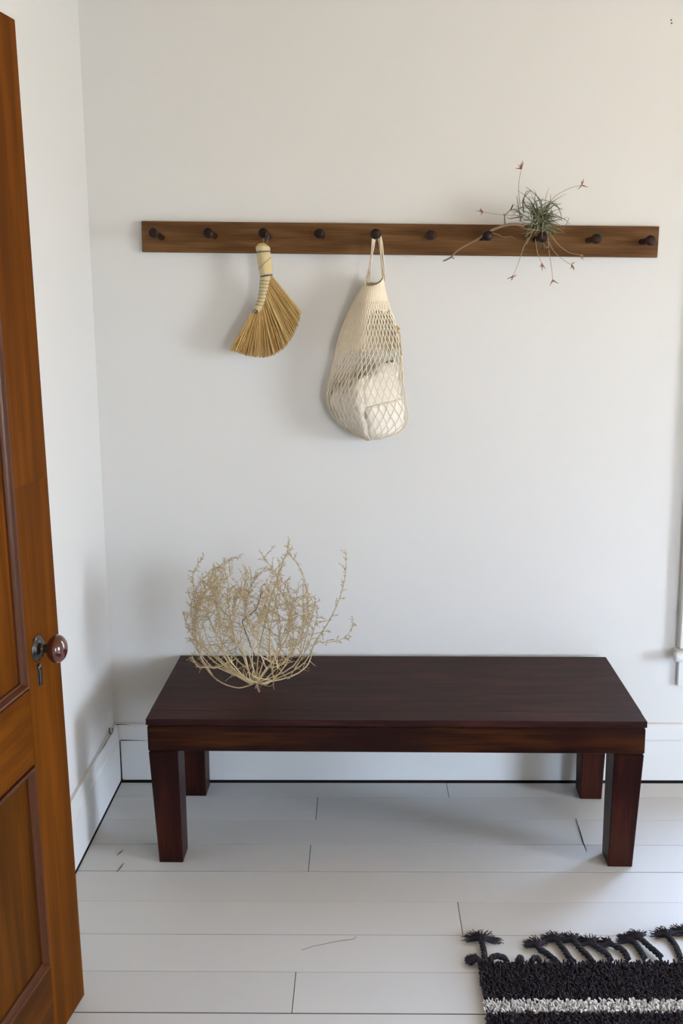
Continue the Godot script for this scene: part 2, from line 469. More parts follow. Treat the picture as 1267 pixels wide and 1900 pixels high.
# local frame: x along the wall, y up from the stool, z into the room
func build_window(called: String, label: String, at: Vector3, turn: float, w: float, h: float, casing: float):
	var o := thing(called, label, "window", at, "", "structure")
	o.rotation.y = turn
	var hw := w / 2.0
	var m: Mb
	for s in [-1.0, 1.0]:
		m = Mb.new()
		m.box(Vector3(minf(s * hw, s * (hw + casing)), -0.02, 0), Vector3(maxf(s * hw, s * (hw + casing)), h, 0.02), 0.0025)
		m.box(Vector3(minf(s * (hw + casing - 0.03), s * (hw + casing)), -0.02, 0.0195), Vector3(maxf(s * (hw + casing - 0.03), s * (hw + casing)), h, 0.032), 0.004)
		obj("side_casing", m, mats.trim, o)
	m = Mb.new(); m.box(Vector3(-hw - casing, h, 0), Vector3(hw + casing, h + casing, 0.024), 0.0025)
	obj("head_casing", m, mats.trim, o)
	# stool with rounded nose and horns, and the apron below it
	m = Mb.new()
	var rows := []
	for k in 9:
		var a := -PI / 2 + PI * k / 8.0
		rows.append([Vector3(-hw - casing - 0.012, -0.04 + 0.017 * sin(a), 0.05 + 0.017 * cos(a)), Vector3(hw + casing + 0.012, -0.04 + 0.017 * sin(a), 0.05 + 0.017 * cos(a))])
	m.grid(rows)
	m.box(Vector3(-hw - casing - 0.012, -0.057, 0.0), Vector3(hw + casing + 0.012, -0.023, 0.05), 0.0)
	for s in [-1.0, 1.0]:
		m.lathe([Vector2(0.0, 0.013), Vector2(0.011, 0.0115), Vector2(0.0165, 0.006), Vector2(0.017, -0.004)], Vector3(s * (hw + casing + 0.012), -0.04, 0.05), Vector3(s, 0, 0), 20)
	obj("stool", m, mats.trim, o)
	m = Mb.new(); m.box(Vector3(-hw - casing + 0.004, -0.155, 0), Vector3(hw + casing - 0.004, -0.057, 0.018), 0.003)
	obj("apron", m, mats.trim, o)
	m = Mb.new()
	for s in [-1.0, 1.0]: m.box(Vector3(minf(s * hw, s * (hw - 0.02)), 0, -0.16), Vector3(maxf(s * hw, s * (hw - 0.02)), h, 0.0), 0.001)
	m.box(Vector3(-hw + 0.02, h - 0.02, -0.16), Vector3(hw - 0.02, h, 0), 0.001)
	m.box(Vector3(-hw + 0.02, -0.023, -0.18), Vector3(hw - 0.02, 0.015, 0.0), 0.001)
	obj("jamb", m, mats.trim, o)
	for k in 2:
		var y0 := 0.015 + k * (h - 0.035) / 2.0
		var y1 := y0 + (h - 0.035) / 2.0
		var zz := -0.07 - 0.035 * k
		m = Mb.new()
		for s in [-1.0, 1.0]: m.box(Vector3(minf(s * (hw - 0.02), s * (hw - 0.065)), y0, zz), Vector3(maxf(s * (hw - 0.02), s * (hw - 0.065)), y1, zz + 0.034), 0.002)
		m.box(Vector3(-hw + 0.065, y0, zz), Vector3(hw - 0.065, y0 + (0.06 if k == 0 else 0.035), zz + 0.034), 0.002)
		m.box(Vector3(-hw + 0.065, y1 - 0.035, zz), Vector3(hw - 0.065, y1, zz + 0.034), 0.002)
		var sash := obj("sash", m, mats.trim, o)
		m = Mb.new(); m.box(Vector3(-hw + 0.065, y0 + 0.035, zz + 0.015), Vector3(hw - 0.065, y1 - 0.035, zz + 0.018))
		obj("pane", m, mats.glass, sash)

# ------------------------------------------------------------------ door
func build_door():
	var o := Vector3(0.1903, 0.0080, 1.1960)
	var top := Vector3(0.1663, 2.1793, 1.1959)
	var u := Vector3(-0.13, 0, 0.9915).normalized()
	var vv: Vector3 = (top - o).normalized()
	var H: float = (top - o).length()
	u = (u - vv * u.dot(vv)).normalized()
	var d := thing("door_1", "open orange-brown wooden panel door with a round brown knob, at the left", "door", o, "", "structure")
	d.transform = Transform3D(Basis(u, vv, u.cross(vv)), o)
	# local: x from the free edge to the hinges, y up, z away from the room
	var Wd := 0.78
	var T := 0.036
	var st := 0.166
	var y_low := 0.185
	var y_lock0 := 0.660
	var y_lock1 := 0.826
	var y_top := H - 0.14
	var m := Mb.new(); m.box(Vector3(0, 0, 0), Vector3(st, H, T), 0.002)
	var stile := obj("stile", m, mats.door_v, d)
	m = Mb.new(); m.box(Vector3(Wd - st, 0, 0), Vector3(Wd, H, T), 0.002)
	obj("stile", m, mats.door_v, d)
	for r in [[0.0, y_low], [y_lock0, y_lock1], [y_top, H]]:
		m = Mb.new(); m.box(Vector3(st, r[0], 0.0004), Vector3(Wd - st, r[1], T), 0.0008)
		obj("rail", m, mats.door_rail_shaded if r[0] == 0.0 else mats.door_h, d)
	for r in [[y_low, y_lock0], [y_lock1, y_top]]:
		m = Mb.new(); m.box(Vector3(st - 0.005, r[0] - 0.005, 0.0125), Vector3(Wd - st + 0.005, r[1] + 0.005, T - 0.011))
		var pn := obj("panel", m, mats.door_panel_shaded if r[0] == y_low else mats.door_v, d)
		m = Mb.new()
		var prof := [Vector2(0, -0.0005), Vector2(0.0014, 0.0045), Vector2(0.003, 0.005), Vector2(0.004, -0.002), Vector2(0.007, -0.005), Vector2(0.0105, -0.0035), Vector2(0.0135, 0.002), Vector2(0.0165, 0.006), Vector2(0.019, 0.0065), Vector2(0.0202, 0.0085), Vector2(0.021, 0.013)]
		for k in prof.size() - 1:
			var p: Vector2 = prof[k]
			var q: Vector2 = prof[k + 1]
			var c0 := []
			var c1 := []
			for s in [Vector2(0, 0), Vector2(1, 0), Vector2(1, 1), Vector2(0, 1)]:
				c0.append(Vector3(lerpf(st + p.x, Wd - st - p.x, s.x), lerpf(r[0] + p.x, r[1] - p.x, s.y), p.y))
				c1.append(Vector3(lerpf(st + q.x, Wd - st - q.x, s.x), lerpf(r[0] + q.x, r[1] - q.x, s.y), q.y))
			for e in 4: m.quad(c0[e], c0[(e + 1) % 4], c1[(e + 1) % 4], c1[e], Vector3(0, 0, -1))
		obj("moulding", m, mats.door_mould, pn)
	var kx := 0.114
	var ky := 0.899
	m = Mb.new()
	m.lathe([Vector2(0.0285, -0.001), Vector2(0.0285, 0.002), Vector2(0.026, 0.004), Vector2(0.0235, 0.0045), Vector2(0.0225, 0.007), Vector2(0.019, 0.010), Vector2(0.013, 0.012), Vector2(0.0095, 0.013), Vector2(0.009, 0.02)], Vector3(kx, ky, 0), Vector3(0, 0, -1), 36)
	obj("rosette", m, mats.iron, d)
	m = Mb.new()
	var prof2 := [Vector2(0.009, 0.0), Vector2(0.0095, 0.004), Vector2(0.0125, 0.007)]
	for k in 15:
		var a := -1.15 + (PI / 2 + 1.15) * k / 14.0
		prof2.append(Vector2(0.0305 * cos(a), 0.0265 + 0.0205 * sin(a)))
	m.lathe(prof2, Vector3(kx, ky, -0.018), Vector3(0, 0, -1), 40)
	var kn := obj("knob", m, mats.knob, d)
	kn.set_meta("label", "glossy reddish brown mineral door knob")
	# keyhole: a small dark swinging cover on a plate
	m = Mb.new(); m.box(Vector3(kx - 0.0075, ky - 0.083, -0.002), Vector3(kx + 0.0075, ky - 0.038, 0.001), 0.0012)
	m.lathe([Vector2(0.0085, -0.001), Vector2(0.0085, 0.003), Vector2(0.006, 0.0045), Vector2(0, 0.005)], Vector3(kx, ky - 0.042, -0.001), Vector3(0, 0, -1), 20)
	m.hexa([Vector3(kx - 0.004, ky - 0.082, -0.006), Vector3(kx + 0.007, ky - 0.080, -0.006), Vector3(kx + 0.007, ky - 0.080, -0.0025), Vector3(kx - 0.004, ky - 0.082, -0.0025),
		Vector3(kx - 0.007, ky - 0.045, -0.005), Vector3(kx + 0.005, ky - 0.044, -0.005), Vector3(kx + 0.005, ky - 0.044, -0.002), Vector3(kx - 0.007, ky - 0.045, -0.002)], 0.001)
	obj("keyhole_cover", m, mats.iron, d)
	for y in [0.25, 1.9]:
		m = Mb.new(); m.box(Vector3(Wd - 0.002, y - 0.045, 0.004), Vector3(Wd + 0.003, y + 0.045, 0.03), 0.0005)
		m.tube([Vector3(Wd + 0.004, y - 0.05, 0.0), Vector3(Wd + 0.004, y + 0.05, 0.0)], 0.005, 12)
		obj("hinge", m, mats.iron, d)

# ------------------------------------------------------------------ bench
func build_bench():
	var o := thing("bench", "long low dark-stained wooden bench with tapered square legs under the peg rail", "bench", Vector3(0.94814, 0, 0.31372))
	o.rotation.y = -0.01416
	var hx := 1.42056 / 2.0
	var hz := 0.56347 / 2.0
	var m: Mb
	var H := 0.457
	var n := 8
	for k in n:
		var a := -hz + 2.0 * hz * k / n
		var b := -hz + 2.0 * hz * (k + 1) / n
		m = Mb.new(); m.box(Vector3(-hx, H - 0.019, a + 0.00005), Vector3(hx, H, b - 0.00005), 0.0003 if k < n - 1 else 0.0015)
		obj("top_slat", m, mats.bench[(k * 2 + k / 3) % 3], o)
	m = Mb.new(); m.box(Vector3(-hx + 0.007, H - 0.024, -hz + 0.007), Vector3(hx - 0.007, H - 0.019, hz - 0.007))
	obj("reveal", m, mats.leg, o)
	var ya := 0.359
	var yt := H - 0.0235
	var e := 0.003
	for s in [-1.0, 1.0]:
		m = Mb.new(); m.box(Vector3(-hx + e, ya, minf(s * (hz - e), s * (hz - e - 0.03))), Vector3(hx - e, yt, maxf(s * (hz - e), s * (hz - e - 0.03))), 0.002)
		obj("long_apron", m, mats.apron, o)
		m = Mb.new(); m.box(Vector3(minf(s * (hx - e), s * (hx - e - 0.03)), ya, -hz + e + 0.03), Vector3(maxf(s * (hx - e), s * (hx - e - 0.03)), yt, hz - e - 0.03), 0.002)
		obj("end_apron", m, mats.leg, o)
	# legs taper on their outer faces
	var lx := 0.69238
	var lz := 0.26017
	for sx in [-1.0, 1.0]:
		for sz in [-1.0, 1.0]:
			m = Mb.new()
			var xi := 0.622
			var zi := 0.176
			var ring := func(y: float, xo: float, zo: float, ins: float) -> Array:
				return [Vector3(sx * (xi + ins), y, sz * (zi + ins)), Vector3(sx * (xo - ins), y, sz * (zi + ins)), Vector3(sx * (xo - ins), y, sz * (zo - ins)), Vector3(sx * (xi + ins), y, sz * (zo - ins))]
			m.hexa(ring.call(0.0, lx, lz, 0.0) + ring.call(ya - 0.004, hx - e - 0.001, hz - e - 0.001, 0.0), 0.002)
			m.hexa(ring.call(ya - 0.005, hx - e - 0.004, hz - e - 0.004, 0.002) + ring.call(yt, hx - e - 0.004, hz - e - 0.004, 0.002), 0.0)
			obj("leg", m, mats.leg, o)

# ------------------------------------------------------------------ peg rail
func build_rail():
	var o := thing("peg_rail", "long brown wooden wall rail with ten dark turned pegs", "peg rail", Vector3(0.97269, 1.81195, 0))
	o.rotation.z = -0.01855
	var hx := 1.60887 / 2.0
	var hy := 0.094 / 2.0
	var m := Mb.new(); m.box(Vector3(-hx, -hy, 0), Vector3(hx, hy, 0.02), 0.0012)
	obj("board", m, mats.rail, o)
	var base := [Vector3(0.2313, 1.8237, 0.0200), Vector3(0.3969, 1.8264, 0.0200), Vector3(0.5637, 1.8242, 0.0200), Vector3(0.7320, 1.8236, 0.0200), Vector3(0.8991, 1.8222, 0.0200), Vector3(1.0643, 1.8176, 0.0200), Vector3(1.2309, 1.8146, 0.0200), Vector3(1.3965, 1.8084, 0.0200), Vector3(1.5602, 1.8038, 0.0200), Vector3(1.7254, 1.7975, 0.0200)]
	var head := [Vector3(0.2253, 1.8312, 0.1250), Vector3(0.3914, 1.8298, 0.1250), Vector3(0.5589, 1.8277, 0.1250), Vector3(0.7276, 1.8255, 0.1250), Vector3(0.8986, 1.8225, 0.1250), Vector3(1.0644, 1.8179, 0.1250), Vector3(1.2364, 1.8149, 0.1250), Vector3(1.4009, 1.8088, 0.1250), Vector3(1.5637, 1.8028, 0.1250), Vector3(1.7254, 1.7967, 0.1250)]
	for k in 10:
		var a: Vector3 = o.to_local(base[k])
		var b: Vector3 = o.to_local(head[k])
		var L := (b - a).length() + 0.008
		m = Mb.new()
		m.lathe([Vector2(0.0095, -0.002), Vector2(0.0095, 0.002), Vector2(0.0085, 0.006), Vector2(0.0088, 0.02), Vector2(0.0098, 0.04), Vector2(0.009, L - 0.048), Vector2(0.0068, L - 0.032), Vector2(0.006, L - 0.026), Vector2(0.0072, L - 0.0235), Vector2(0.0115, L - 0.021), Vector2(0.0152, L - 0.016), Vector2(0.0165, L - 0.0115), Vector2(0.0155, L - 0.006), Vector2(0.012, L - 0.002), Vector2(0.007, L - 0.0004), Vector2(0, L)], a, b - a, 22)
		obj("peg", m, mats.peg, o)

# ------------------------------------------------------------------ hand broom
func build_broom():
	var Z := 0.075
	var o := thing("hand_broom", "small fan-shaped straw hand broom with blue string binding hanging from the third peg", "broom")
	# handle bundle: left and right outline down to the stitched spine
	var lf := [Vector3(0.5380, 1.7971, 0.0750), Vector3(0.5311, 1.7883, 0.0750), Vector3(0.5318, 1.7802, 0.0750), Vector3(0.5347, 1.7624, 0.0750), Vector3(0.5367, 1.7381, 0.0750), Vector3(0.5411, 1.7137, 0.0750), Vector3(0.5434, 1.7023, 0.0750), Vector3(0.5414, 1.6876, 0.0750), Vector3(0.5384, 1.6632, 0.0750), Vector3(0.5345, 1.6386, 0.0750), Vector3(0.5264, 1.6157, 0.0750), Vector3(0.5150, 1.5927, 0.0750)]
	var rt := [Vector3(0.5629, 1.7969, 0.0750), Vector3(0.5727, 1.7880, 0.0750), Vector3(0.5733, 1.7799, 0.0750), Vector3(0.5746, 1.7621, 0.0750), Vector3(0.5783, 1.7378, 0.0750), Vector3(0.5787, 1.7134, 0.0750), Vector3(0.5785, 1.7037, 0.0750), Vector3(0.5748, 1.6874, 0.0750), Vector3(0.5693, 1.6629, 0.0750), Vector3(0.5630, 1.6384, 0.0750), Vector3(0.5540, 1.6122, 0.0750), Vector3(0.5418, 1.5909, 0.0750)]
	var rows := []
	var m := Mb.new()
	var NL := lf.size()
	var L2 := curve(lf, 5)
	var R2 := curve(rt, 5)
	var nz := FastNoiseLite.new(); nz.seed = 4; nz.frequency = 1.0
	for i in L2.size():
		var ce: Vector3 = (L2[i] + R2[i]) / 2.0
		var ax: Vector3 = (R2[i] - L2[i]) / 2.0
		var f := float(i) / (L2.size() - 1)
		var dz := lerpf(0.0175, 0.010, f) * (1.0 if i > 3 else sqrt(i / 4.0 + 0.15))
		var row := []
		for k in 72:
			var a := TAU * k / 72.0
			var rip := 1.0 + 0.07 * sin(k * 2.0 * PI / 3.0 + 0.7 * sin(k * 1.7)) + 0.02 * nz.get_noise_2d(k * 3.1, i * 0.25)
			row.append(ce + ax * cos(a) * rip + Vector3(0, 0, dz * sin(a) * rip))
		rows.append(row)
	m.col = lin(220, 200, 150)
	m.grid(rows, true)
	# top of the bundle: cut stalk ends
	var topc: Vector3 = (L2[0] + R2[0]) / 2.0 + Vector3(0, 0.0035, 0)
	m.grid([rows[0], range(72).map(func(k): return rows[0][k].lerp(topc, 0.5) + Vector3(0, 0.002, 0)), range(72).map(func(k): return topc)], true)
	obj("handle", m, mats.corn, o)
	# bristles: from the spine out to the trimmed arc
	var root := [Vector3(0.5760, 1.7037, 0.0750), Vector3(0.5741, 1.6939, 0.0750), Vector3(0.5713, 1.6776, 0.0750), Vector3(0.5667, 1.6580, 0.0750), Vector3(0.5613, 1.6384, 0.0750), Vector3(0.5525, 1.6171, 0.0750), Vector3(0.5437, 1.5991, 0.0750), Vector3(0.5351, 1.5909, 0.0750), Vector3(0.5233, 1.5893, 0.0750), Vector3(0.5133, 1.5911, 0.0750)]
	var tip := [Vector3(0.6644, 1.5933, 0.0750), Vector3(0.6600, 1.5768, 0.0750), Vector3(0.6538, 1.5537, 0.0750), Vector3(0.6433, 1.5289, 0.0750), Vector3(0.6294, 1.5041, 0.0750), Vector3(0.6070, 1.4792, 0.0750), Vector3(0.5779, 1.4610, 0.0750), Vector3(0.5440, 1.4545, 0.0750), Vector3(0.5017, 1.4581, 0.0750), Vector3(0.4715, 1.4684, 0.0750), Vector3(0.4429, 1.4769, 0.0750)]
	m = Mb.new()
	for k in 900:
		var t := clampf((k + rng.randf_range(-3.0, 3.0)) / 899.0, 0.0, 1.0)
		var a: Vector3 = along(root, t)
		var b: Vector3 = along(tip, t)
		var lay := rng.randf_range(-1.0, 1.0)
		var d := (b - a)
		var side := Vector3(-d.y, d.x, 0).normalized()
		a = a - d * 0.03 + Vector3(0, 0, lay * 0.008)
		b = b + d.normalized() * rng.randf_range(-0.006, 0.004) + side * rng.randf_range(-0.004, 0.004) + Vector3(0, 0, lay * 0.0085)
		var mid := (a + b) / 2.0 + side * rng.randf_range(-0.003, 0.003) + Vector3(0, 0, lay * 0.002)
		var s := rng.randf()
		m.col = lin(168, 122, 54).lerp(lin(244, 212, 146), s)
		m.tube([a, mid, b], [0.0013, 0.0009], 3, false)
	obj("bristles", m, mats.corn, o, "stuff")
	# blue bindings: bands round the handle and stitches down the spine
	var bands := [[0.215, 0.205], [0.235, 0.222], [0.565, 0.535], [0.575, 0.555], [0.585, 0.58]]
	var band := func(fl: float, fr: float, rad: float, mat: Material, part: String):
		var pts := []
		for k in 25:
			var a := TAU * k / 24.0
			var f := lerpf(fl, fr, (cos(a) + 1.0) / 2.0 * 0.0 + (1.0 - cos(PI * (1.0 - absf(k - 12.0) / 12.0))) / 2.0)
			var L: Vector3 = along(L2, f)
			var R: Vector3 = along(R2, f)
			var dz := lerpf(0.0175, 0.010, f) + 0.001
			pts.append((L + R) / 2.0 - (R - L) / 2.0 * cos(a) * 1.06 + Vector3(0, 0, dz * sin(a) * 1.05))
		var q := Mb.new(); q.tube(pts, rad, 5)
		obj(part, q, mat, o)
	band.call(0.215, 0.2, 0.0009, mats.blue, "binding")
	band.call(0.228, 0.212, 0.0009, mats.blue, "binding")
	band.call(0.42, 0.29, 0.0007, mats.blue, "binding")
	band.call(0.555, 0.535, 0.0009, mats.blue, "binding")
	band.call(0.56, 0.50, 0.0007, mats.blue, "binding")
	band.call(0.57, 0.55, 0.0009, mats.blue, "binding")
	for k in 8:
		var f := 0.635 + 0.039 * k
		band.call(f, f + 0.004, 0.00075, mats.blue, "stitch")
	m = Mb.new()
	m.tube(curve([Vector3(0.5164, 1.5977, 0.0880), Vector3(0.5248, 1.6001, 0.0880), Vector3(0.5331, 1.5960, 0.0880), Vector3(0.5296, 1.5894, 0.0880), Vector3(0.5245, 1.5878, 0.0880)], 4), 0.0012, 5)
	m.tube(curve([Vector3(0.5198, 1.5944, 0.0890), Vector3(0.5264, 1.5911, 0.0890), Vector3(0.5298, 1.5960, 0.0890), Vector3(0.5347, 1.5910, 0.0890)], 4), 0.0012, 5)
	obj("knot", m, mats.blue, o)
	# wire loop over the peg
	m = Mb.new()
	m.tube(curve([Vector3(0.5562, 1.7978, 0.0750), Vector3(0.5549, 1.8085, 0.0850), Vector3(0.5548, 1.8204, 0.1000), Vector3(0.5624, 1.8291, 0.1000), Vector3(0.5730, 1.8251, 0.1000), Vector3(0.5712, 1.8161, 0.0900), Vector3(0.5645, 1.7977, 0.0750)], 6), 0.0008, 6)
	obj("hanging_wire", m, mats.wire, o)

# ------------------------------------------------------------------ string bag
var bag_rows := []   # closed rings of points from the top of the bag to its bottom
func ring_of(L: Vector3, F: Vector3, R: Vector3, n: int) -> Array:
	var B1 := L.lerp(R, 0.3); B1.z = 0.028
	var B2 := L.lerp(R, 0.75); B2.z = 0.028
	var c := [L, L.lerp(F, 0.5) + Vector3(-0.006, 0, 0.004), F, F.lerp(R, 0.5) + Vector3(0.004, 0, 0.012), R, B2, B1]
	var out := []
	var K := c.size()
	for i in n:
		var f := float(i) / n * K
		var k := int(f)
		out.append((c[k] as Vector3).cubic_interpolate(c[(k + 1) % K], c[(k + K - 1) % K], c[(k + 2) % K], f - k))
	return out

func yoke_end(u: float) -> float:
	var right := smoothstep(0.24, 0.34, u) * (1.0 - smoothstep(0.54, 0.62, u))
	return lerpf(0.46, 0.235, right) + 0.012 * sin(u * TAU * 9.0)

func cord_u(s: float, t: float) -> float:
	return s + 0.8 * smoothstep(0.3, 0.95, t) * sin(TAU * (s - 0.43)) / TAU

func bag_point(u: float, t: float) -> Vector3:
	var f := clampf(t, 0.0, 1.0) * (bag_rows.size() - 1)
	var i := mini(int(f), bag_rows.size() - 2)
	var K: int = bag_rows[0].size()
	var g := fposmod(u, 1.0) * K
	var j := int(g) % K
	var a: Vector3 = bag_rows[i][j].lerp(bag_rows[i][(j + 1) % K], g - int(g))
	var b: Vector3 = bag_rows[i + 1][j].lerp(bag_rows[i + 1][(j + 1) % K], g - int(g))
	return a.lerp(b, f - i)

func build_bag():
	var o := thing("string_bag", "cream cotton string bag holding white cloths, hanging by its handles from the fifth peg", "bag")
	var Ls := [Vector3(0.8725, 1.6999, 0.0700), Vector3(0.8608, 1.6708, 0.0600), Vector3(0.8422, 1.6414, 0.0500), Vector3(0.8217, 1.6052, 0.0400), Vector3(0.8046, 1.5687, 0.0400), Vector3(0.7890, 1.5303, 0.0400), Vector3(0.7768, 1.4884, 0.0400), Vector3(0.7679, 1.4463, 0.0400), Vector3(0.7573, 1.4040, 0.0400), Vector3(0.7449, 1.3563, 0.0400), Vector3(0.7419, 1.3152, 0.0400), Vector3(0.7544, 1.2739, 0.0400), Vector3(0.7834, 1.2357, 0.0400), Vector3(0.8264, 1.2043, 0.0400), Vector3(0.8730, 1.1858, 0.0400)]
	var Fs := [Vector3(0.8873, 1.6977, 0.0900), Vector3(0.8805, 1.6684, 0.1000), Vector3(0.8738, 1.6392, 0.1050), Vector3(0.8687, 1.6035, 0.1100), Vector3(0.8669, 1.5678, 0.1150), Vector3(0.8652, 1.5303, 0.1200), Vector3(0.8634, 1.4895, 0.1250), Vector3(0.8599, 1.4487, 0.1300), Vector3(0.8548, 1.4078, 0.1350), Vector3(0.8496, 1.3618, 0.1400), Vector3(0.8544, 1.3223, 0.1450), Vector3(0.8593, 1.2823, 0.1450), Vector3(0.8642, 1.2448, 0.1400), Vector3(0.8692, 1.2121, 0.1200), Vector3(0.8795, 1.1928, 0.1000)]
	var Rs := [Vector3(0.9223, 1.6993, 0.0800), Vector3(0.9258, 1.6701, 0.0700), Vector3(0.9327, 1.6407, 0.0600), Vector3(0.9428, 1.6044, 0.0600), Vector3(0.9563, 1.5679, 0.0600), Vector3(0.9665, 1.5297, 0.0600), Vector3(0.9751, 1.4879, 0.0600), Vector3(0.9820, 1.4460, 0.0600), Vector3(0.9855, 1.4038, 0.0600), Vector3(0.9891, 1.3564, 0.0600), Vector3(0.9961, 1.3156, 0.0600), Vector3(1.0022, 1.2746, 0.0600), Vector3(0.9981, 1.2368, 0.0600), Vector3(0.9691, 1.2077, 0.0600), Vector3(0.9124, 1.1899, 0.0600)]
	var NP := 56
	for i in Ls.size() - 1:
		for k in 4:
			var f := k / 4.0
			var im := maxi(i - 1, 0)
			var ip := mini(i + 2, Ls.size() - 1)
			bag_rows.append(ring_of((Ls[i] as Vector3).cubic_interpolate(Ls[i + 1], Ls[im], Ls[ip], f), (Fs[i] as Vector3).cubic_interpolate(Fs[i + 1], Fs[im], Fs[ip], f), (Rs[i] as Vector3).cubic_interpolate(Rs[i + 1], Rs[im], Rs[ip], f), NP))
	bag_rows.append(ring_of(Ls[-1], Fs[-1], Rs[-1], NP))
	# ribbed yoke under the handles, scooped at the front
	var m := Mb.new()
	var NU := 168
	var rows := []
	for i in 30:
		var row := []
		for j in NU:
			var u := float(j) / NU
			var dip := 0.07 * pow(sin(PI * u / 0.571), 0.7) if u < 0.571 else 0.05 * sin(PI * (u - 0.571) / 0.429)    # scooped between the handles
			var t := lerpf(0.004 + dip, yoke_end(u), i / 29.0)
			var p := bag_point(u, t)
			var q := bag_point(u + 0.004, t) - p
			var outw := q.cross(bag_point(u, t + 0.01) - p).normalized()
			row.append(p + outw * 0.0013 * sin(j * PI * 0.5))
		rows.append(row)
	m.grid(rows, true)
	obj("yoke", m, mats.cotton, o)
	m = Mb.new()
	m.tube(rows[0] + [rows[0][0]], 0.0022, 6)
	obj("rim", m, mats.cotton, o)
	# net: two families of cords zigzagging through shared knots
	m = Mb.new()
	var N := 38
	var ts := []
	var t := 0.18
	while t < 0.985:
		ts.append(t)
		t += lerpf(0.030, 0.048, smoothstep(0.14, 0.9, t)) if t > 0.3 else 0.03
	ts.append(1.0)
	for fam in 2:
		for k in N:
			var pts := []
			for i in ts.size():
				var off := 0.25 if i % 2 == 0 else -0.25
				if fam == 1: off = -off
				# each cord swings to its neighbour's knot and back
				var u := (k + (0.5 if fam == 1 else 0.0) + off) / N
				var jit: Vector3 = Vector3(rng.randf_range(-1, 1), rng.randf_range(-1, 1), 0) * 0.0012 * ts[i]
				pts.append(bag_point(cord_u(u, ts[i]), ts[i] + 0.003 * sin(k * 2.4)) + jit)
				if i + 1 < ts.size(): pts.append(bag_point(cord_u((k + (0.5 if fam == 1 else 0.0)) / float(N), (ts[i] + ts[i + 1]) / 2.0), (ts[i] + ts[i + 1]) / 2.0))
			m.tube(pts, range(pts.size()).map(func(q): return lerpf(0.0026, 0.00085, pow(float(q) / (pts.size() - 1), 0.8))), 4, false)
	obj("net", m, mats.cotton, o, "stuff")
	m = Mb.new()
	m.tube(curve([Vector3(0.9629, 1.5481, 0.0650), Vector3(0.9697, 1.5381, 0.0650), Vector3(0.9647, 1.5315, 0.0650), Vector3(0.9731, 1.5248, 0.0650), Vector3(0.9749, 1.5048, 0.0650), Vector3(0.9766, 1.4847, 0.0650), Vector3(0.9801, 1.4546, 0.0650)], 4), [0.0026, 0.0015], 6)
	m.tube(curve([Vector3(0.9662, 1.5432, 0.0700), Vector3(0.9729, 1.5398, 0.0700), Vector3(0.9695, 1.5332, 0.0700)], 4), 0.0022, 6)
	obj("side_seam", m, mats.cotton_dark, o)
	# gathered bottom
	m = Mb.new()
	m.tube(bag_rows[-1] + [bag_rows[-1][0]], 0.0016, 5)
	obj("bottom_cord", m, mats.cotton, o)
	# handles: flat tapes going over the peg
	var tapes := [
		[Vector3(0.8733, 1.6868, 0.0750), Vector3(0.8766, 1.7094, 0.0800), Vector3(0.8808, 1.7317, 0.0900), Vector3(0.8865, 1.7636, 0.0950), Vector3(0.8907, 1.7906, 0.1000), Vector3(0.8932, 1.8129, 0.1000), Vector3(0.8973, 1.8264, 0.1000), Vector3(0.9030, 1.8280, 0.0980), Vector3(0.9088, 1.8178, 0.0950), Vector3(0.9113, 1.7954, 0.0950), Vector3(0.9138, 1.7636, 0.0900), Vector3(0.9189, 1.7283, 0.0850), Vector3(0.9223, 1.6993, 0.0800)],
		[Vector3(0.8774, 1.6800, 0.0850), Vector3(0.8824, 1.7189, 0.0850), Vector3(0.8883, 1.7640, 0.0850), Vector3(0.8924, 1.7992, 0.0880), Vector3(0.8974, 1.8239, 0.0880), Vector3(0.9056, 1.8246, 0.0880), Vector3(0.9122, 1.8134, 0.0880), Vector3(0.9180, 1.7797, 0.0880), Vector3(0.9222, 1.7444, 0.0850), Vector3(0.9256, 1.7106, 0.0800), Vector3(0.9257, 1.6831, 0.0750)]]
	for tp in tapes:
		var pts := curve(tp, 5)
		var dirs := []
		for i in pts.size():
			var f := float(i) / (pts.size() - 1)
			var a := 0.35 + 1.0 * sin(f * PI * 3.0)
			dirs.append(Vector3(cos(a), 0.0, sin(a)))
		m = Mb.new(); m.ribbon(pts, dirs, 0.0105, 0.0016)
		obj("handle", m, mats.cotton, o)

	# cloths inside
	var nz := FastNoiseLite.new(); nz.seed = 9; nz.frequency = 22.0; nz.fractal_octaves = 3
	var cols := [["crumpled_cloth", "crumpled off-white cloth in the left side of the string bag", 0.0, 0.62, 0.99, 0.5],
		["upper_cloth", "white cloth bunched above the folded cloth inside the string bag", 0.3, 0.52, 0.9, 0.4]]
	# crumpled bundle filling the whole bottom
	m = Mb.new()
	rows = []
	for i in 26:
		var f := i / 25.0
		var row := []
		for j in 80:
			var u := j / 80.0
			var rise := 0.60 + 0.07 * sin(u * TAU + 1.2) + 0.02 * sin(u * TAU * 3.0)
			var tt := lerpf(rise, 0.985, f)
			var ce := Vector3.ZERO
			for q in 8: ce += bag_point(q / 8.0, tt) / 8.0
			var p := bag_point(u, tt)
			var sc := 0.90 + 0.13 * nz.get_noise_3d(p.x * 1.3, p.y * 1.3, p.z * 1.3) - 0.10 * pow(maxf(0.0, 1.0 - f * 6.0), 1.5)
			var q2 := ce + (p - ce) * sc
			q2 = ce + (p - ce) * (sc - 0.28 * smoothstep(0.25, 0.33, u) * (1.0 - smoothstep(0.53, 0.6, u)))
			row.append(q2)
		rows.append(row)
	var topring: Array = rows[0]
	var ctr := Vector3.ZERO
	for p in topring: ctr += p / 80.0
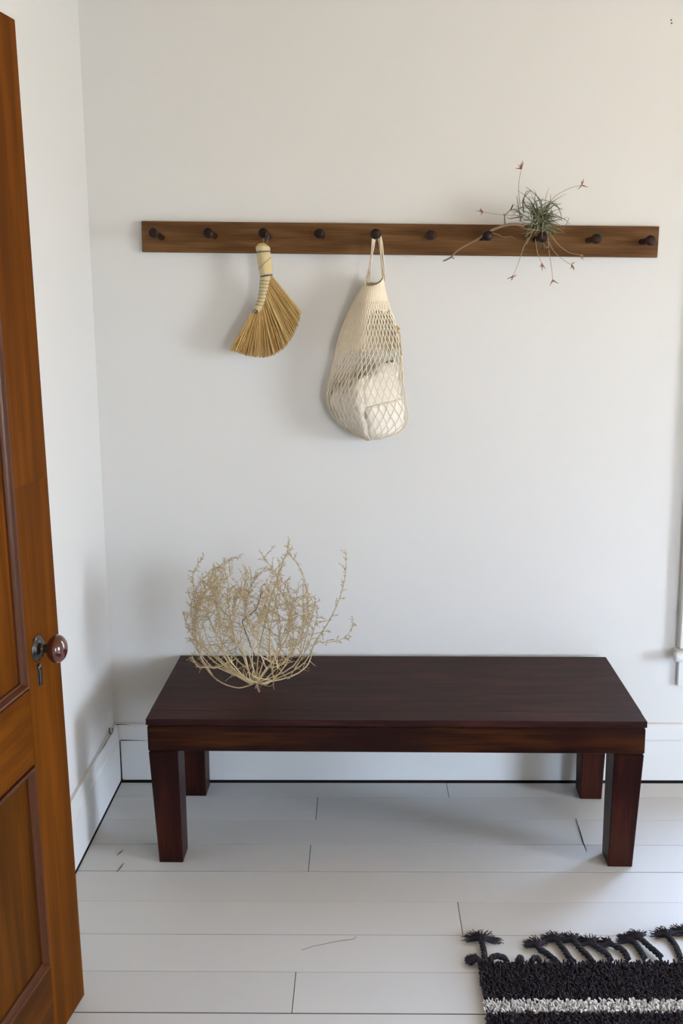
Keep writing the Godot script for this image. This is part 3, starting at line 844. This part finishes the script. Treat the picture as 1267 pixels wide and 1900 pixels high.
	rows.push_front(range(80).map(func(j): return (topring[j] as Vector3).lerp(ctr, 0.5) + Vector3(0, 0.006 + 0.012 * nz.get_noise_2d(j * 0.01, 5.0), 0)))
	rows.push_front(range(80).map(func(_j): return ctr + Vector3(0, -0.004, 0)))
	var botc := Vector3.ZERO
	for p in rows[-1]: botc += p / 80.0
	rows.append(range(80).map(func(_j): return botc))
	m.grid(rows, true)
	tag(obj("crumpled_cloth", m, mats.cloth), "crumpled off-white cloth filling the left side of the string bag", "cloth")
	# folded cloth lying against the right face, with a rounded fold on top
	m = Mb.new()
	rows = []
	for j in 21:
		var g := j / 20.0
		var u := lerpf(0.292, 0.575, g)
		var row := []
		var t_top := lerpf(0.757, 0.70, g)
		for i in 24:
			var f := i / 23.0
			var a := f * TAU
			var half := (0.975 - t_top) / 2.0
			var tt := (0.975 + t_top) / 2.0 - half * signf(cos(a)) * pow(absf(cos(a)), 0.45)
			var p := bag_point(u, tt)
			var ce := Vector3.ZERO
			for q in 8: ce += bag_point(q / 8.0, tt) / 8.0
			var inward := (Vector3(ce.x, p.y, ce.z) - p).normalized()
			var dep := 0.0020 + 0.026 * (1.0 - signf(sin(a)) * pow(absf(sin(a)), 0.5)) * 0.5 + 0.002 * nz.get_noise_3d(p.x, p.y, a * 0.01)
			dep += 0.014 * pow(absf(2.0 * g - 1.0), 5.0)
			row.append(p + inward * dep)
		rows.append(row)
	m.grid(rows, true)
	tag(obj("folded_cloth", m, mats.cloth), "neatly folded bright white cloth at the lower right of the string bag", "cloth")
	# loose cloth above it
	m = Mb.new()
	rows = []
	for j in 25:
		var g := j / 24.0
		var u := lerpf(0.27, 0.58, g)
		var row := []
		var t_top := lerpf(0.60, 0.57, g) + 0.012 * sin(g * 9.0)
		for i in 20:
			var a := i / 19.0 * TAU
			var half := (0.80 - t_top) / 2.0
			var tt := (0.80 + t_top) / 2.0 - half * signf(cos(a)) * pow(absf(cos(a)), 0.5)
			var p := bag_point(u, tt)
			var ce := Vector3.ZERO
			for q in 8: ce += bag_point(q / 8.0, tt) / 8.0
			var inward := (Vector3(ce.x, p.y, ce.z) - p).normalized()
			var dep := 0.018 + 0.02 * (1.0 - signf(sin(a)) * pow(absf(sin(a)), 0.5)) * 0.5 + 0.005 * nz.get_noise_3d(p.x * 1.5, p.y * 1.5, a * 0.02)
			dep += 0.014 * pow(absf(2.0 * g - 1.0), 5.0)
			row.append(p + inward * dep)
		rows.append(row)
	m.grid(rows, true)
	tag(obj("loose_cloth", m, mats.cloth), "loosely bunched white cloth above the folded one inside the string bag", "cloth")

# ------------------------------------------------------------------ air plant
func build_air_plant():
	var o := thing("air_plant", "spiky grey-green air plant on a bare twig, tucked over the eighth peg of the rail", "plant")
	var m := Mb.new()
	m.col = lin(134, 108, 84)
	m.tube(curve([Vector3(1.1062, 1.7425, 0.0750), Vector3(1.1192, 1.7480, 0.0780), Vector3(1.1321, 1.7558, 0.0800), Vector3(1.1480, 1.7732, 0.0850), Vector3(1.1769, 1.7903, 0.0900), Vector3(1.2051, 1.8039, 0.1000), Vector3(1.2299, 1.8206, 0.1100), Vector3(1.2547, 1.8333, 0.1180), Vector3(1.2883, 1.8447, 0.1200), Vector3(1.3180, 1.8480, 0.1150), Vector3(1.3479, 1.8440, 0.1000)], 5), [0.0022, 0.0046], 8)
	m.tube(curve([Vector3(1.2883, 1.8447, 0.1200), Vector3(1.2871, 1.8604, 0.1200), Vector3(1.2861, 1.8714, 0.1200), Vector3(1.2843, 1.8793, 0.1200)], 4), [0.0026, 0.0016], 6)
	m.tube(curve([Vector3(1.2861, 1.8714, 0.1200), Vector3(1.2955, 1.8823, 0.1200), Vector3(1.3050, 1.8916, 0.1200), Vector3(1.3096, 1.9025, 0.1200)], 4), [0.0018, 0.0012], 6)
	m.tube(curve([Vector3(1.1321, 1.7558, 0.0800), Vector3(1.1372, 1.7494, 0.0800), Vector3(1.1396, 1.7526, 0.0800)], 3), [0.002, 0.001], 5)
	m.tube(curve([Vector3(1.2379, 1.8253, 0.1100), Vector3(1.2624, 1.8203, 0.1100), Vector3(1.2854, 1.8106, 0.1100), Vector3(1.3095, 1.8126, 0.1000), Vector3(1.3244, 1.8045, 0.1000)], 4), [0.0016, 0.0009], 5)
	m.col = lin(78, 56, 44)
	m.tube(curve([Vector3(1.3042, 1.8901, 0.1200), Vector3(1.3096, 1.9018, 0.1200), Vector3(1.3087, 1.9041, 0.1200)], 3), [0.0022, 0.0018], 6)
	obj("branch", m, mats.leaf, o)
	# leaves in a tangled rosette
	var ctr := Vector3(1.3964, 1.8569, 0.0900)
	for k in 135:
		m = Mb.new()
		var d := rnd3()
		d.z = absf(d.z) * 0.8 + 0.05
		d.y = d.y * 0.95 + 0.12
		d = d.normalized()
		var a := ctr + Vector3(rng.randf_range(-0.022, 0.022), rng.randf_range(-0.026, 0.03), rng.randf_range(-0.02, 0.02))
		var L := rng.randf_range(0.045, 0.105) * (1.0 if d.y > -0.3 else 0.7)
		var bend := (rnd3() + Vector3(0, -0.3, 0)) * rng.randf_range(1.0, 3.6)
		var pts := [a]
		var p := a
		var dir := d
		for i in 9:
			p += dir * L / 9.0
			dir = (dir + bend / 9.0).normalized()
			if p.z < 0.03: p.z = 0.03
			pts.append(p)
		var s := rng.randf()
		m.col = lin(78, 82, 62).lerp(lin(158, 158, 126), s)
		m.tube(pts, [0.0019, 0.0018, 0.0017, 0.0015, 0.0014, 0.0012, 0.0010, 0.0008, 0.0006, 0.0003], 5)
		obj("leaf", m, mats.leaf, o)
	for q in [[Vector3(1.3378, 1.8583, 0.1000), Vector3(1.3303, 1.8978, 0.1000), Vector3(1.3238, 1.9323, 0.1000)], [Vector3(1.3679, 1.8864, 0.1000), Vector3(1.3461, 1.9133, 0.1000), Vector3(1.3519, 1.9415, 0.1000), Vector3(1.3664, 1.9460, 0.1000)], [Vector3(1.3975, 1.8736, 0.1000), Vector3(1.3980, 1.9129, 0.1000), Vector3(1.3746, 1.9397, 0.1000), Vector3(1.3515, 1.9571, 0.1000)], [Vector3(1.4103, 1.8805, 0.1100), Vector3(1.4387, 1.9038, 0.1100), Vector3(1.4556, 1.8786, 0.1100), Vector3(1.4580, 1.8566, 0.1100)], [Vector3(1.4069, 1.8853, 0.1100), Vector3(1.4257, 1.9071, 0.1100), Vector3(1.4470, 1.8959, 0.1100), Vector3(1.4601, 1.8895, 0.1100)], [Vector3(1.3987, 1.8885, 0.1100), Vector3(1.4224, 1.9087, 0.1100), Vector3(1.4451, 1.9053, 0.1100), Vector3(1.4563, 1.9076, 0.1100)], [Vector3(1.3440, 1.8709, 0.1000), Vector3(1.3196, 1.8679, 0.1000), Vector3(1.3034, 1.8649, 0.1000), Vector3(1.2952, 1.8713, 0.1000)], [Vector3(1.4315, 1.8265, 0.0900), Vector3(1.4573, 1.8358, 0.0900), Vector3(1.4735, 1.8420, 0.0900), Vector3(1.4857, 1.8672, 0.0900)], [Vector3(1.3391, 1.8764, 0.1100), Vector3(1.3226, 1.8892, 0.1100), Vector3(1.3096, 1.8908, 0.1100), Vector3(1.3000, 1.8878, 0.1100)], [Vector3(1.3652, 1.8723, 0.1200), Vector3(1.3755, 1.9098, 0.1200), Vector3(1.3979, 1.9174, 0.1200), Vector3(1.4206, 1.9125, 0.1200)], [Vector3(1.3440, 1.8803, 0.1200), Vector3(1.3399, 1.9163, 0.1200), Vector3(1.3523, 1.9349, 0.1200), Vector3(1.3649, 1.9457, 0.1200)]]:
		m = Mb.new()
		m.col = lin(96, 102, 80)
		m.tube(curve(q, 5), [0.0022, 0.0006], 5)
		obj("leaf", m, mats.leaf, o)
	# flower stalks with dried reddish flowers
	var stalks := [[Vector3(1.3352, 1.8977, 0.1000), Vector3(1.3302, 1.9370, 0.1000), Vector3(1.3295, 1.9651, 0.1000), Vector3(1.3314, 1.9869, 0.1000), Vector3(1.3365, 2.0102, 0.1000)], [Vector3(1.4145, 1.9009, 0.1100), Vector3(1.4317, 1.9226, 0.1100), Vector3(1.4474, 1.9350, 0.1100), Vector3(1.4823, 1.9518, 0.1100), Vector3(1.5174, 1.9608, 0.1100)], [Vector3(1.3491, 1.8725, 0.1200), Vector3(1.3086, 1.8736, 0.1200), Vector3(1.2828, 1.8746, 0.1200), Vector3(1.2471, 1.8796, 0.1200), Vector3(1.2195, 1.8838, 0.1200)],
		[Vector3(1.3619, 1.8084, 0.1100), Vector3(1.3480, 1.7816, 0.1100), Vector3(1.3404, 1.7594, 0.1100), Vector3(1.3282, 1.7227, 0.1100), Vector3(1.3158, 1.6924, 0.1100)], [Vector3(1.3816, 1.8035, 0.1100), Vector3(1.3873, 1.7717, 0.1100), Vector3(1.3909, 1.7589, 0.1100), Vector3(1.3979, 1.7430, 0.1100), Vector3(1.4039, 1.7317, 0.1100)], [Vector3(1.4205, 1.8101, 0.1000), Vector3(1.4248, 1.7751, 0.1000), Vector3(1.4307, 1.7399, 0.1000), Vector3(1.4367, 1.7061, 0.1000), Vector3(1.4398, 1.6820, 0.1000)],
		[Vector3(1.4224, 1.7968, 0.1100), Vector3(1.4362, 1.7713, 0.1100), Vector3(1.4547, 1.7521, 0.1100), Vector3(1.4798, 1.7343, 0.1100), Vector3(1.4947, 1.7278, 0.1100)], [Vector3(1.4146, 1.8412, 0.1100), Vector3(1.4317, 1.8126, 0.1100), Vector3(1.4487, 1.7903, 0.1100), Vector3(1.4721, 1.7710, 0.1100), Vector3(1.4919, 1.7613, 0.1100), Vector3(1.5198, 1.7563, 0.1100)], [Vector3(1.4167, 1.8254, 0.1100), Vector3(1.4209, 1.7937, 0.1100), Vector3(1.4246, 1.7778, 0.1100)]]
	for k in stalks.size():
		var sp := curve(stalks[k], 5)
		m = Mb.new()
		m.col = lin(164, 150, 120)
		m.tube(sp, [0.0011, 0.0007], 5)
		var st := obj("flower_stalk", m, mats.leaf, o)
		m = Mb.new()
		var end: Vector3 = sp[-1]
		var dir: Vector3 = (sp[-1] - sp[-4]).normalized()
		for j in (6 if k < 2 else 4):
			var s := rng.randf()
			m.col = lin(98, 52, 36).lerp(lin(172, 112, 78), s)
			var dd: Vector3 = (dir * 0.7 + rnd3() * 1.0).normalized()
			m.tube([end - dir * 0.002, end + dd * 0.006, end + (dd + rnd3() * 0.3) * rng.randf_range(0.012, 0.021)], [0.0010, 0.0018, 0.0005], 5)
		obj("flower", m, mats.leaf, st)

# ------------------------------------------------------------------ tumbleweed
func build_tumbleweed():
	var o := thing("tumbleweed", "round dry beige tumbleweed of tangled twigs resting on the left half of the bench", "tumbleweed")
	var base := Vector3(0.5397, 0.4585, 0.3724)
	var knot := base + Vector3(-0.006, 0.03, 0.0)
	var ctr := Vector3(0.5289, 0.6865, 0.3600)
	var m := Mb.new()
	m.col = lin(140, 112, 90)
	m.tube(curve([base, base.lerp(knot, 0.5) + Vector3(-0.002, 0, 0), knot], 4), [0.0034, 0.0042], 8)
	obj("stem", m, mats.leaf, o)
	var Rv := ctr.y - base.y - 0.012
	var mains := []
	var phis := []
	for k in 40:
		var phi := TAU * k * 0.381966 + rng.randf_range(-0.2, 0.2)
		var shell := rng.randf_range(0.86, 1.05) if k % 4 != 0 else rng.randf_range(0.45, 0.75)
		var tm := rng.randf_range(1.75, 2.75)
		var par: Array = mains[k % 13] if k >= 13 else []
		var split := rng.randi_range(3, 6)
		if k >= 13: phi = phis[k % 13] + rng.randf_range(-0.55, 0.55)
		phis.append(phi)
		var pts := par.slice(0, split + 1).slice(split) if k >= 13 else [knot]
		var wob := rng.randf_range(0, TAU)
		for i in range(0 if k < 13 else split + 1, 15):
			var th := lerpf(0.25, tm, i / 14.0)
			var ph := phi + 0.35 * sin(th * 1.6 + wob)
			var rr := shell * (1.0 + 0.06 * sin(th * 3.0 + wob))
			var p := ctr + Vector3(sin(th) * cos(ph) * 0.186, -cos(th) * Rv * (1.0 if th < 1.57 else 0.86), sin(th) * sin(ph) * 0.165) * rr
			p.y = maxf(p.y, base.y + 0.006)
			p.z = maxf(p.z, 0.06)
			pts.append(p)
		mains.append(pts)
	# a few that stick out, as seen to the right, at the top and to the left
	mains.append([Vector3(0.5473, 0.4816, 0.3600), Vector3(0.6201, 0.5091, 0.3600), Vector3(0.6798, 0.5503, 0.3600), Vector3(0.7117, 0.6151, 0.3600), Vector3(0.7464, 0.6658, 0.3600), Vector3(0.7794, 0.7331, 0.3600), Vector3(0.7993, 0.7965, 0.3600), Vector3(0.8061, 0.8495, 0.3600), Vector3(0.8048, 0.8973, 0.3600)])
	mains.append([Vector3(0.5479, 0.4962, 0.4000), Vector3(0.6393, 0.5182, 0.4000), Vector3(0.6916, 0.5572, 0.4000), Vector3(0.7118, 0.6213, 0.4000), Vector3(0.7537, 0.6246, 0.4000), Vector3(0.7988, 0.6379, 0.4000), Vector3(0.8215, 0.6680, 0.4000), Vector3(0.8249, 0.7046, 0.4000)])
	mains.append([Vector3(0.5342, 0.4885, 0.3600), Vector3(0.5292, 0.5556, 0.3600), Vector3(0.5109, 0.6154, 0.3600), Vector3(0.4927, 0.6730, 0.3600), Vector3(0.5012, 0.6865, 0.3600), Vector3(0.5327, 0.7134, 0.3600), Vector3(0.5465, 0.7503, 0.3600), Vector3(0.5522, 0.7871, 0.3600)])
	mains.append([Vector3(0.5330, 0.4957, 0.3800), Vector3(0.5416, 0.5879, 0.3800), Vector3(0.5771, 0.7392, 0.3800), Vector3(0.6044, 0.8221, 0.3800), Vector3(0.6213, 0.8714, 0.3800), Vector3(0.6347, 0.9041, 0.3800), Vector3(0.6366, 0.9236, 0.3800)])
	mains.append([Vector3(0.5273, 0.5035, 0.4200), Vector3(0.4476, 0.5408, 0.4200), Vector3(0.4157, 0.5543, 0.4200), Vector3(0.3705, 0.5543, 0.4200), Vector3(0.3517, 0.5712, 0.4200), Vector3(0.3445, 0.5948, 0.4200)])
	mains.append([Vector3(0.5165, 0.4889, 0.3800), Vector3(0.4427, 0.5437, 0.3800), Vector3(0.3793, 0.6051, 0.3800), Vector3(0.3577, 0.6894, 0.3800), Vector3(0.3524, 0.7730, 0.3800), Vector3(0.3510, 0.8260, 0.3800), Vector3(0.3649, 0.8590, 0.3800), Vector3(0.3850, 0.8868, 0.3800)])
	mains.append([Vector3(0.5165, 0.4889, 0.3800), Vector3(0.4511, 0.5506, 0.3800), Vector3(0.4129, 0.6388, 0.3800), Vector3(0.4239, 0.7395, 0.3800), Vector3(0.4381, 0.8390, 0.3800), Vector3(0.4599, 0.8751, 0.3800), Vector3(0.4904, 0.8800, 0.3800)])
	mains.append([Vector3(0.5560, 0.4992, 0.3800), Vector3(0.6466, 0.5452, 0.3800), Vector3(0.6853, 0.6384, 0.3800), Vector3(0.6933, 0.7556, 0.3800), Vector3(0.6751, 0.8351, 0.3800), Vector3(0.6471, 0.8811, 0.3800), Vector3(0.6408, 0.8877, 0.3800)])
	mains.append([Vector3(0.5208, 0.5001, 0.4200), Vector3(0.4161, 0.5678, 0.4200), Vector3(0.3726, 0.6182, 0.4200), Vector3(0.3422, 0.6683, 0.4200), Vector3(0.3248, 0.7214, 0.4200)])
	for k in mains.size():
		var pts := curve(mains[k], 3)
		m = Mb.new()
		var s := rng.randf()
		var tone := lin(184, 160, 116).lerp(lin(228, 210, 172), s)
		if k == 42: tone = lin(84, 66, 50)
		m.col = tone
		m.tube(pts, [0.0023 if k < 13 or k >= 40 else 0.0016, 0.0008], 5)
		var br := obj("branch", m, mats.leaf, o)
		m = Mb.new()
		var nsh := 20 if k < 40 else 20
		for j in nsh:
			var f := lerpf(0.2, 0.98, (j + rng.randf()) / nsh)
			var p: Vector3 = along(pts, f)
			var tg: Vector3 = (along(pts, minf(f + 0.03, 1.0)) - along(pts, f - 0.03)).normalized()
			var low := f < 0.38
			var L := rng.randf_range(0.018, 0.062) * (1.0 if k < 40 else 0.5)
			var dir := (tg * 0.6 + rnd3() * 1.0 + Vector3(0, 0.2, 0)).normalized()
			var bend := rnd3() * 0.9
			var sp := [p]
			for i in 6:
				p += dir * L / 6.0
				dir = (dir + bend / 6.0).normalized()
				p.y = maxf(p.y, base.y + 0.004)
				sp.append(p)
			m.col = tone.lerp(lin(150, 126, 84), rng.randf() * 0.7)
			m.tube(sp, [0.0010, 0.0006], 4, false)
			if low: continue
			var nt := int(L / 0.0075) + 1
			for i in nt:
				var g := (i + rng.randf()) / nt
				var q: Vector3 = along(sp, g)
				var d: Vector3 = ((sp[-1] - sp[0]).normalized() * 0.6 + rnd3() * 0.8).normalized()
				m.col = lin(170, 142, 96).lerp(lin(216, 194, 148), rng.randf())
				m.tube([q, q + d * rng.randf_range(0.003, 0.009)], [0.0012, 0.0008], 3, false)
		# small buds on the branch itself
		for j in 26:
			var f := rng.randf_range(0.3, 1.0)
			var q: Vector3 = along(pts, f)
			var d := rnd3()
			m.col = lin(150, 126, 84).lerp(lin(206, 186, 142), rng.randf())
			m.tube([q, q + d * rng.randf_range(0.003, 0.008)], [0.0011, 0.0008], 3, false)
		obj("twigs", m, mats.leaf, br, "stuff")

# ------------------------------------------------------------------ rug
func build_rug():
	var o := thing("rug", "shaggy near-black rug with a white stripe and braided tassels on the painted floor", "rug")
	var x0 := 1.142
	var x1 := 2.2
	var zt := 1.070
	var zb := 3.0
	var slope := -0.012          # the rug lies slightly askew
	var m := Mb.new()
	m.hexa([Vector3(x0, 0.0004, zt), Vector3(x1, 0.0004, zt + slope), Vector3(x1, 0.0004, zb), Vector3(x0 - 0.01, 0.0004, zb),
		Vector3(x0, 0.008, zt), Vector3(x1, 0.008, zt + slope), Vector3(x1, 0.008, zb), Vector3(x0 - 0.01, 0.008, zb)], 0.002)
	obj("backing", m, plain(srgb(26, 22, 28), 0.95), o)
	var tuft := Mb.new()
	tuft.tube([Vector3(0, 0, 0), Vector3(0.001, 0.007, 0), Vector3(0.0035, 0.012, 0), Vector3(0.0065, 0.0145, 0), Vector3(0.008, 0.015, 0)], [0.0016, 0.0024, 0.0025, 0.0021, 0.0010], 5)
	var tm := tuft.mesh()
	var dark := []
	var white := []
	var pitch := 0.0047
	var z := zt + 0.003
	while z < zb - 0.003:
		var x := x0 - 0.003
		var far := z > 1.75
		while x < x1 - 0.003:
			var zz := z + rng.randf_range(-0.002, 0.002)
			var xx := x + rng.randf_range(-0.002, 0.002) - 0.01 * (z - zt) / (zb - zt)
			var zs := zz + slope * (xx - x0) / (x1 - x0)
			var st := zz - zt + 0.008
			var b := Basis(Vector3.UP, PI / 2.0 + rng.randf_range(-0.9, 0.9) if rng.randf() < 0.3 else rng.randf_range(0, TAU)) * Basis(Vector3.RIGHT, rng.randf_range(-0.35, 0.35))
			b = b.scaled(Vector3.ONE * rng.randf_range(0.62, 1.0) * (1.5 if far else 1.0))
			var tr := Transform3D(b, Vector3(xx, 0.006, zs))
			if st > 0.160 and st < 0.203: white.append(tr)
			else: dark.append(tr)
			x += pitch * (1.8 if far else 1.0)
		z += pitch * (1.8 if far else 1.0)
	for kind in 2:
		var list: Array = [dark, white][kind]
		var mm := MultiMesh.new()
		mm.transform_format = MultiMesh.TRANSFORM_3D
		mm.use_colors = true
		mm.mesh = tm
		mm.instance_count = list.size()
		for i in list.size():
			mm.set_instance_transform(i, list[i])
			var s := rng.randf()
			mm.set_instance_color(i, lin(27, 19, 29).lerp(lin(48, 40, 53), s * s) if kind == 0 else lin(196, 192, 192).lerp(lin(234, 232, 230), s))
		var mi := MultiMeshInstance3D.new()
		mi.name = ["dark_pile", "white_stripe"][kind]
		mi.multimesh = mm
		mi.material_override = mats.rug
		mi.set_meta("kind", "stuff")
		if kind == 1: mi.set_meta("label", "white shaggy stripe across the rug")
		o.add_child(mi, true)
	# tassels: braided cord and a frayed tuft
	var H := 0.009
	var tas := [
		[[Vector3(1.1549, 0.0100, 1.0575), Vector3(1.1574, 0.0100, 1.0236), Vector3(1.1565, 0.0100, 0.9817)], [Vector3(1.1585, 0.0100, 0.9386)], 1.25],
		[[Vector3(1.1618, 0.0120, 1.0672), Vector3(1.1524, 0.0120, 1.0672), Vector3(1.1452, 0.0120, 1.0606)], [Vector3(1.1248, 0.0100, 1.0510)], 0.75],
		[[Vector3(1.3315, 0.0100, 1.0563), Vector3(1.3202, 0.0100, 1.0361), Vector3(1.3108, 0.0100, 1.0202), Vector3(1.2991, 0.0100, 1.0088)], [Vector3(1.2900, 0.0100, 0.9714)], 0.8],
		[[Vector3(1.3725, 0.0100, 1.0582), Vector3(1.3660, 0.0100, 1.0358), Vector3(1.3603, 0.0100, 1.0084), Vector3(1.3531, 0.0100, 0.9804)], [Vector3(1.3442, 0.0100, 0.9447)], 0.95],
		[[Vector3(1.4205, 0.0100, 1.0579), Vector3(1.4149, 0.0100, 1.0332), Vector3(1.4056, 0.0100, 1.0127), Vector3(1.3965, 0.0100, 0.9825)], [Vector3(1.3846, 0.0100, 0.9516)], 0.8],
		[[Vector3(1.4682, 0.0100, 1.0531), Vector3(1.4652, 0.0100, 1.0305), Vector3(1.4557, 0.0100, 1.0123), Vector3(1.4421, 0.0100, 0.9939)], [Vector3(1.4270, 0.0100, 0.9609)], 0.9],
		[[Vector3(1.5120, 0.0100, 1.0483), Vector3(1.5113, 0.0100, 1.0234), Vector3(1.5048, 0.0100, 1.0051), Vector3(1.4917, 0.0100, 0.9912)], [Vector3(1.4680, 0.0100, 0.9749)], 0.7],
		[[Vector3(1.5546, 0.0100, 1.0435), Vector3(1.5524, 0.0100, 1.0208), Vector3(1.5495, 0.0100, 1.0001), Vector3(1.5452, 0.0100, 0.9791)], [Vector3(1.5248, 0.0100, 0.9555)], 0.7],
		[[Vector3(1.5942, 0.0140, 1.0447), Vector3(1.5869, 0.0140, 1.0221), Vector3(1.5775, 0.0140, 1.0014), Vector3(1.5670, 0.0140, 0.9734)], [Vector3(1.5521, 0.0140, 0.9447)], 0.9],
		[[Vector3(1.6430, 0.0100, 1.0428), Vector3(1.6455, 0.0100, 1.0156), Vector3(1.6459, 0.0100, 0.9855), Vector3(1.6409, 0.0100, 0.9595)], [Vector3(1.6336, 0.0100, 0.9208)], 0.95],
		[[Vector3(1.6859, 0.0100, 1.0335), Vector3(1.6901, 0.0100, 1.0061), Vector3(1.6932, 0.0100, 0.9734), Vector3(1.6907, 0.0100, 0.9448)], [Vector3(1.6812, 0.0100, 0.9107)], 0.9],
		[[Vector3(1.7309, 0.0100, 1.0309), Vector3(1.7363, 0.0100, 1.0011), Vector3(1.7358, 0.0100, 0.9684), Vector3(1.7322, 0.0100, 0.9445)], [Vector3(1.7288, 0.0100, 0.9104)], 0.9],
		[[Vector3(1.7759, 0.0100, 1.0284), Vector3(1.7743, 0.0100, 1.0009), Vector3(1.7727, 0.0100, 0.9728), Vector3(1.7667, 0.0100, 0.9491)], [Vector3(1.7637, 0.0100, 0.9151)], 0.9],
		[[Vector3(1.8197, 0.0100, 1.0258), Vector3(1.8248, 0.0100, 0.9959), Vector3(1.8264, 0.0100, 0.9678), Vector3(1.8236, 0.0100, 0.9439)], [Vector3(1.8241, 0.0100, 0.9098)], 0.9],
		[[Vector3(1.8635, 0.0100, 1.0232), Vector3(1.8664, 0.0100, 0.9933), Vector3(1.8648, 0.0100, 0.9675), Vector3(1.8640, 0.0100, 0.9388)], [Vector3(1.8650, 0.0100, 0.9045)], 0.9]]
	for tdef in tas:
		tassel(o, curve(tdef[0], 5), tdef[1][0], tdef[2])
	# two turned-under stubs and a loop at the edge
	for q in [[Vector3(1.1667, 0.0100, 1.0597), Vector3(1.1715, 0.0140, 1.0522), Vector3(1.1829, 0.0160, 1.0462), Vector3(1.1961, 0.0160, 1.0483), Vector3(1.2061, 0.0140, 1.0542), Vector3(1.2095, 0.0100, 1.0594)], [Vector3(1.2356, 0.0100, 1.0636), Vector3(1.2395, 0.0140, 1.0540), Vector3(1.2455, 0.0140, 1.0495), Vector3(1.2463, 0.0100, 1.0635)], [Vector3(1.2703, 0.0100, 1.0634), Vector3(1.2757, 0.0140, 1.0537), Vector3(1.2857, 0.0140, 1.0492), Vector3(1.2906, 0.0100, 1.0610)]]:
		m = Mb.new()
		m.col = lin(38, 34, 44)
		rope(m, curve(q, 6), 0.0072)
		obj("tassel_stub", m, mats.rug, o)

func rope(m: Mb, pts: Array, r: float):
	var t: Vector3
	var u := Vector3.UP
	for ply in 3:
		var q := []
		var len := 0.0
		for i in pts.size():
			if i > 0: len += (pts[i] - pts[i - 1]).length()
			t = (pts[mini(i + 1, pts.size() - 1)] - pts[maxi(i - 1, 0)]).normalized()
			var s := t.cross(u).normalized()
			var a := len * 150.0 + TAU * ply / 3.0
			q.append(pts[i] + (s * cos(a) + s.cross(t) * sin(a)) * r * 0.5)
		m.tube(q, r * 0.62, 7)

func tassel(parent: Node, pts: Array, tip: Vector3, spread: float):
	var m := Mb.new()
	m.col = lin(38, 34, 44)
	var fine := curve(pts, 2)
	rope(m, fine, 0.0074)
	var cord := obj("tassel", m, mats.rug, parent)
	m = Mb.new()
	var end: Vector3 = fine[-1]
	var dir := (tip - end)
	dir.y = 0
	var L := dir.length() + 0.013
	dir = dir.normalized()
	var side := dir.cross(Vector3.UP)
	for k in 110:
		var a := rng.randf_range(-1.0, 1.0)
		var ang := a * spread * 1.15
		var d: Vector3 = dir * cos(ang) + side * sin(ang)
		var ll := L * rng.randf_range(0.7, 1.12) * (1.0 - 0.2 * absf(a))
		var h := rng.randf_range(0.0, 1.0)
		var p0 := end + side * a * 0.004 + Vector3(0, (h - 0.5) * 0.006, 0)
		var p1 := end + (dir * 0.5 + d * 0.5) * ll * 0.5 + Vector3(0, h * 0.012 - 0.003, 0)
		var p2 := end + d * ll + side * rng.randf_range(-0.003, 0.003) + Vector3(0, h * 0.010 - 0.007, 0)
		var p3 := p2 + d.rotated(Vector3.UP, rng.randf_range(-0.9, 0.9)) * ll * 0.12
		p2.y = maxf(p2.y, 0.002); p3.y = maxf(p3.y, 0.0015)
		m.col = lin(34, 30, 40).lerp(lin(58, 54, 66), rng.randf() * 0.8)
		m.tube([p0, p1, p2, p3], [0.0013, 0.0009], 4)
	obj("tuft", m, mats.rug, cord, "stuff")

# ------------------------------------------------------------------ odds and ends
func build_small():
	var m := Mb.new()
	m.tube(curve([Vector3(0.0040, 0.2232, 0.0840), Vector3(0.0100, 0.2208, 0.1106), Vector3(0.0140, 0.2130, 0.1100), Vector3(0.0120, 0.2073, 0.0826), Vector3(0.0080, 0.2102, 0.0524)], 5), [0.0022, 0.0016], 6)
	tag(obj("wire_stub", m, mats.iron), "small black bent wire stub on the left baseboard near the corner", "wire")
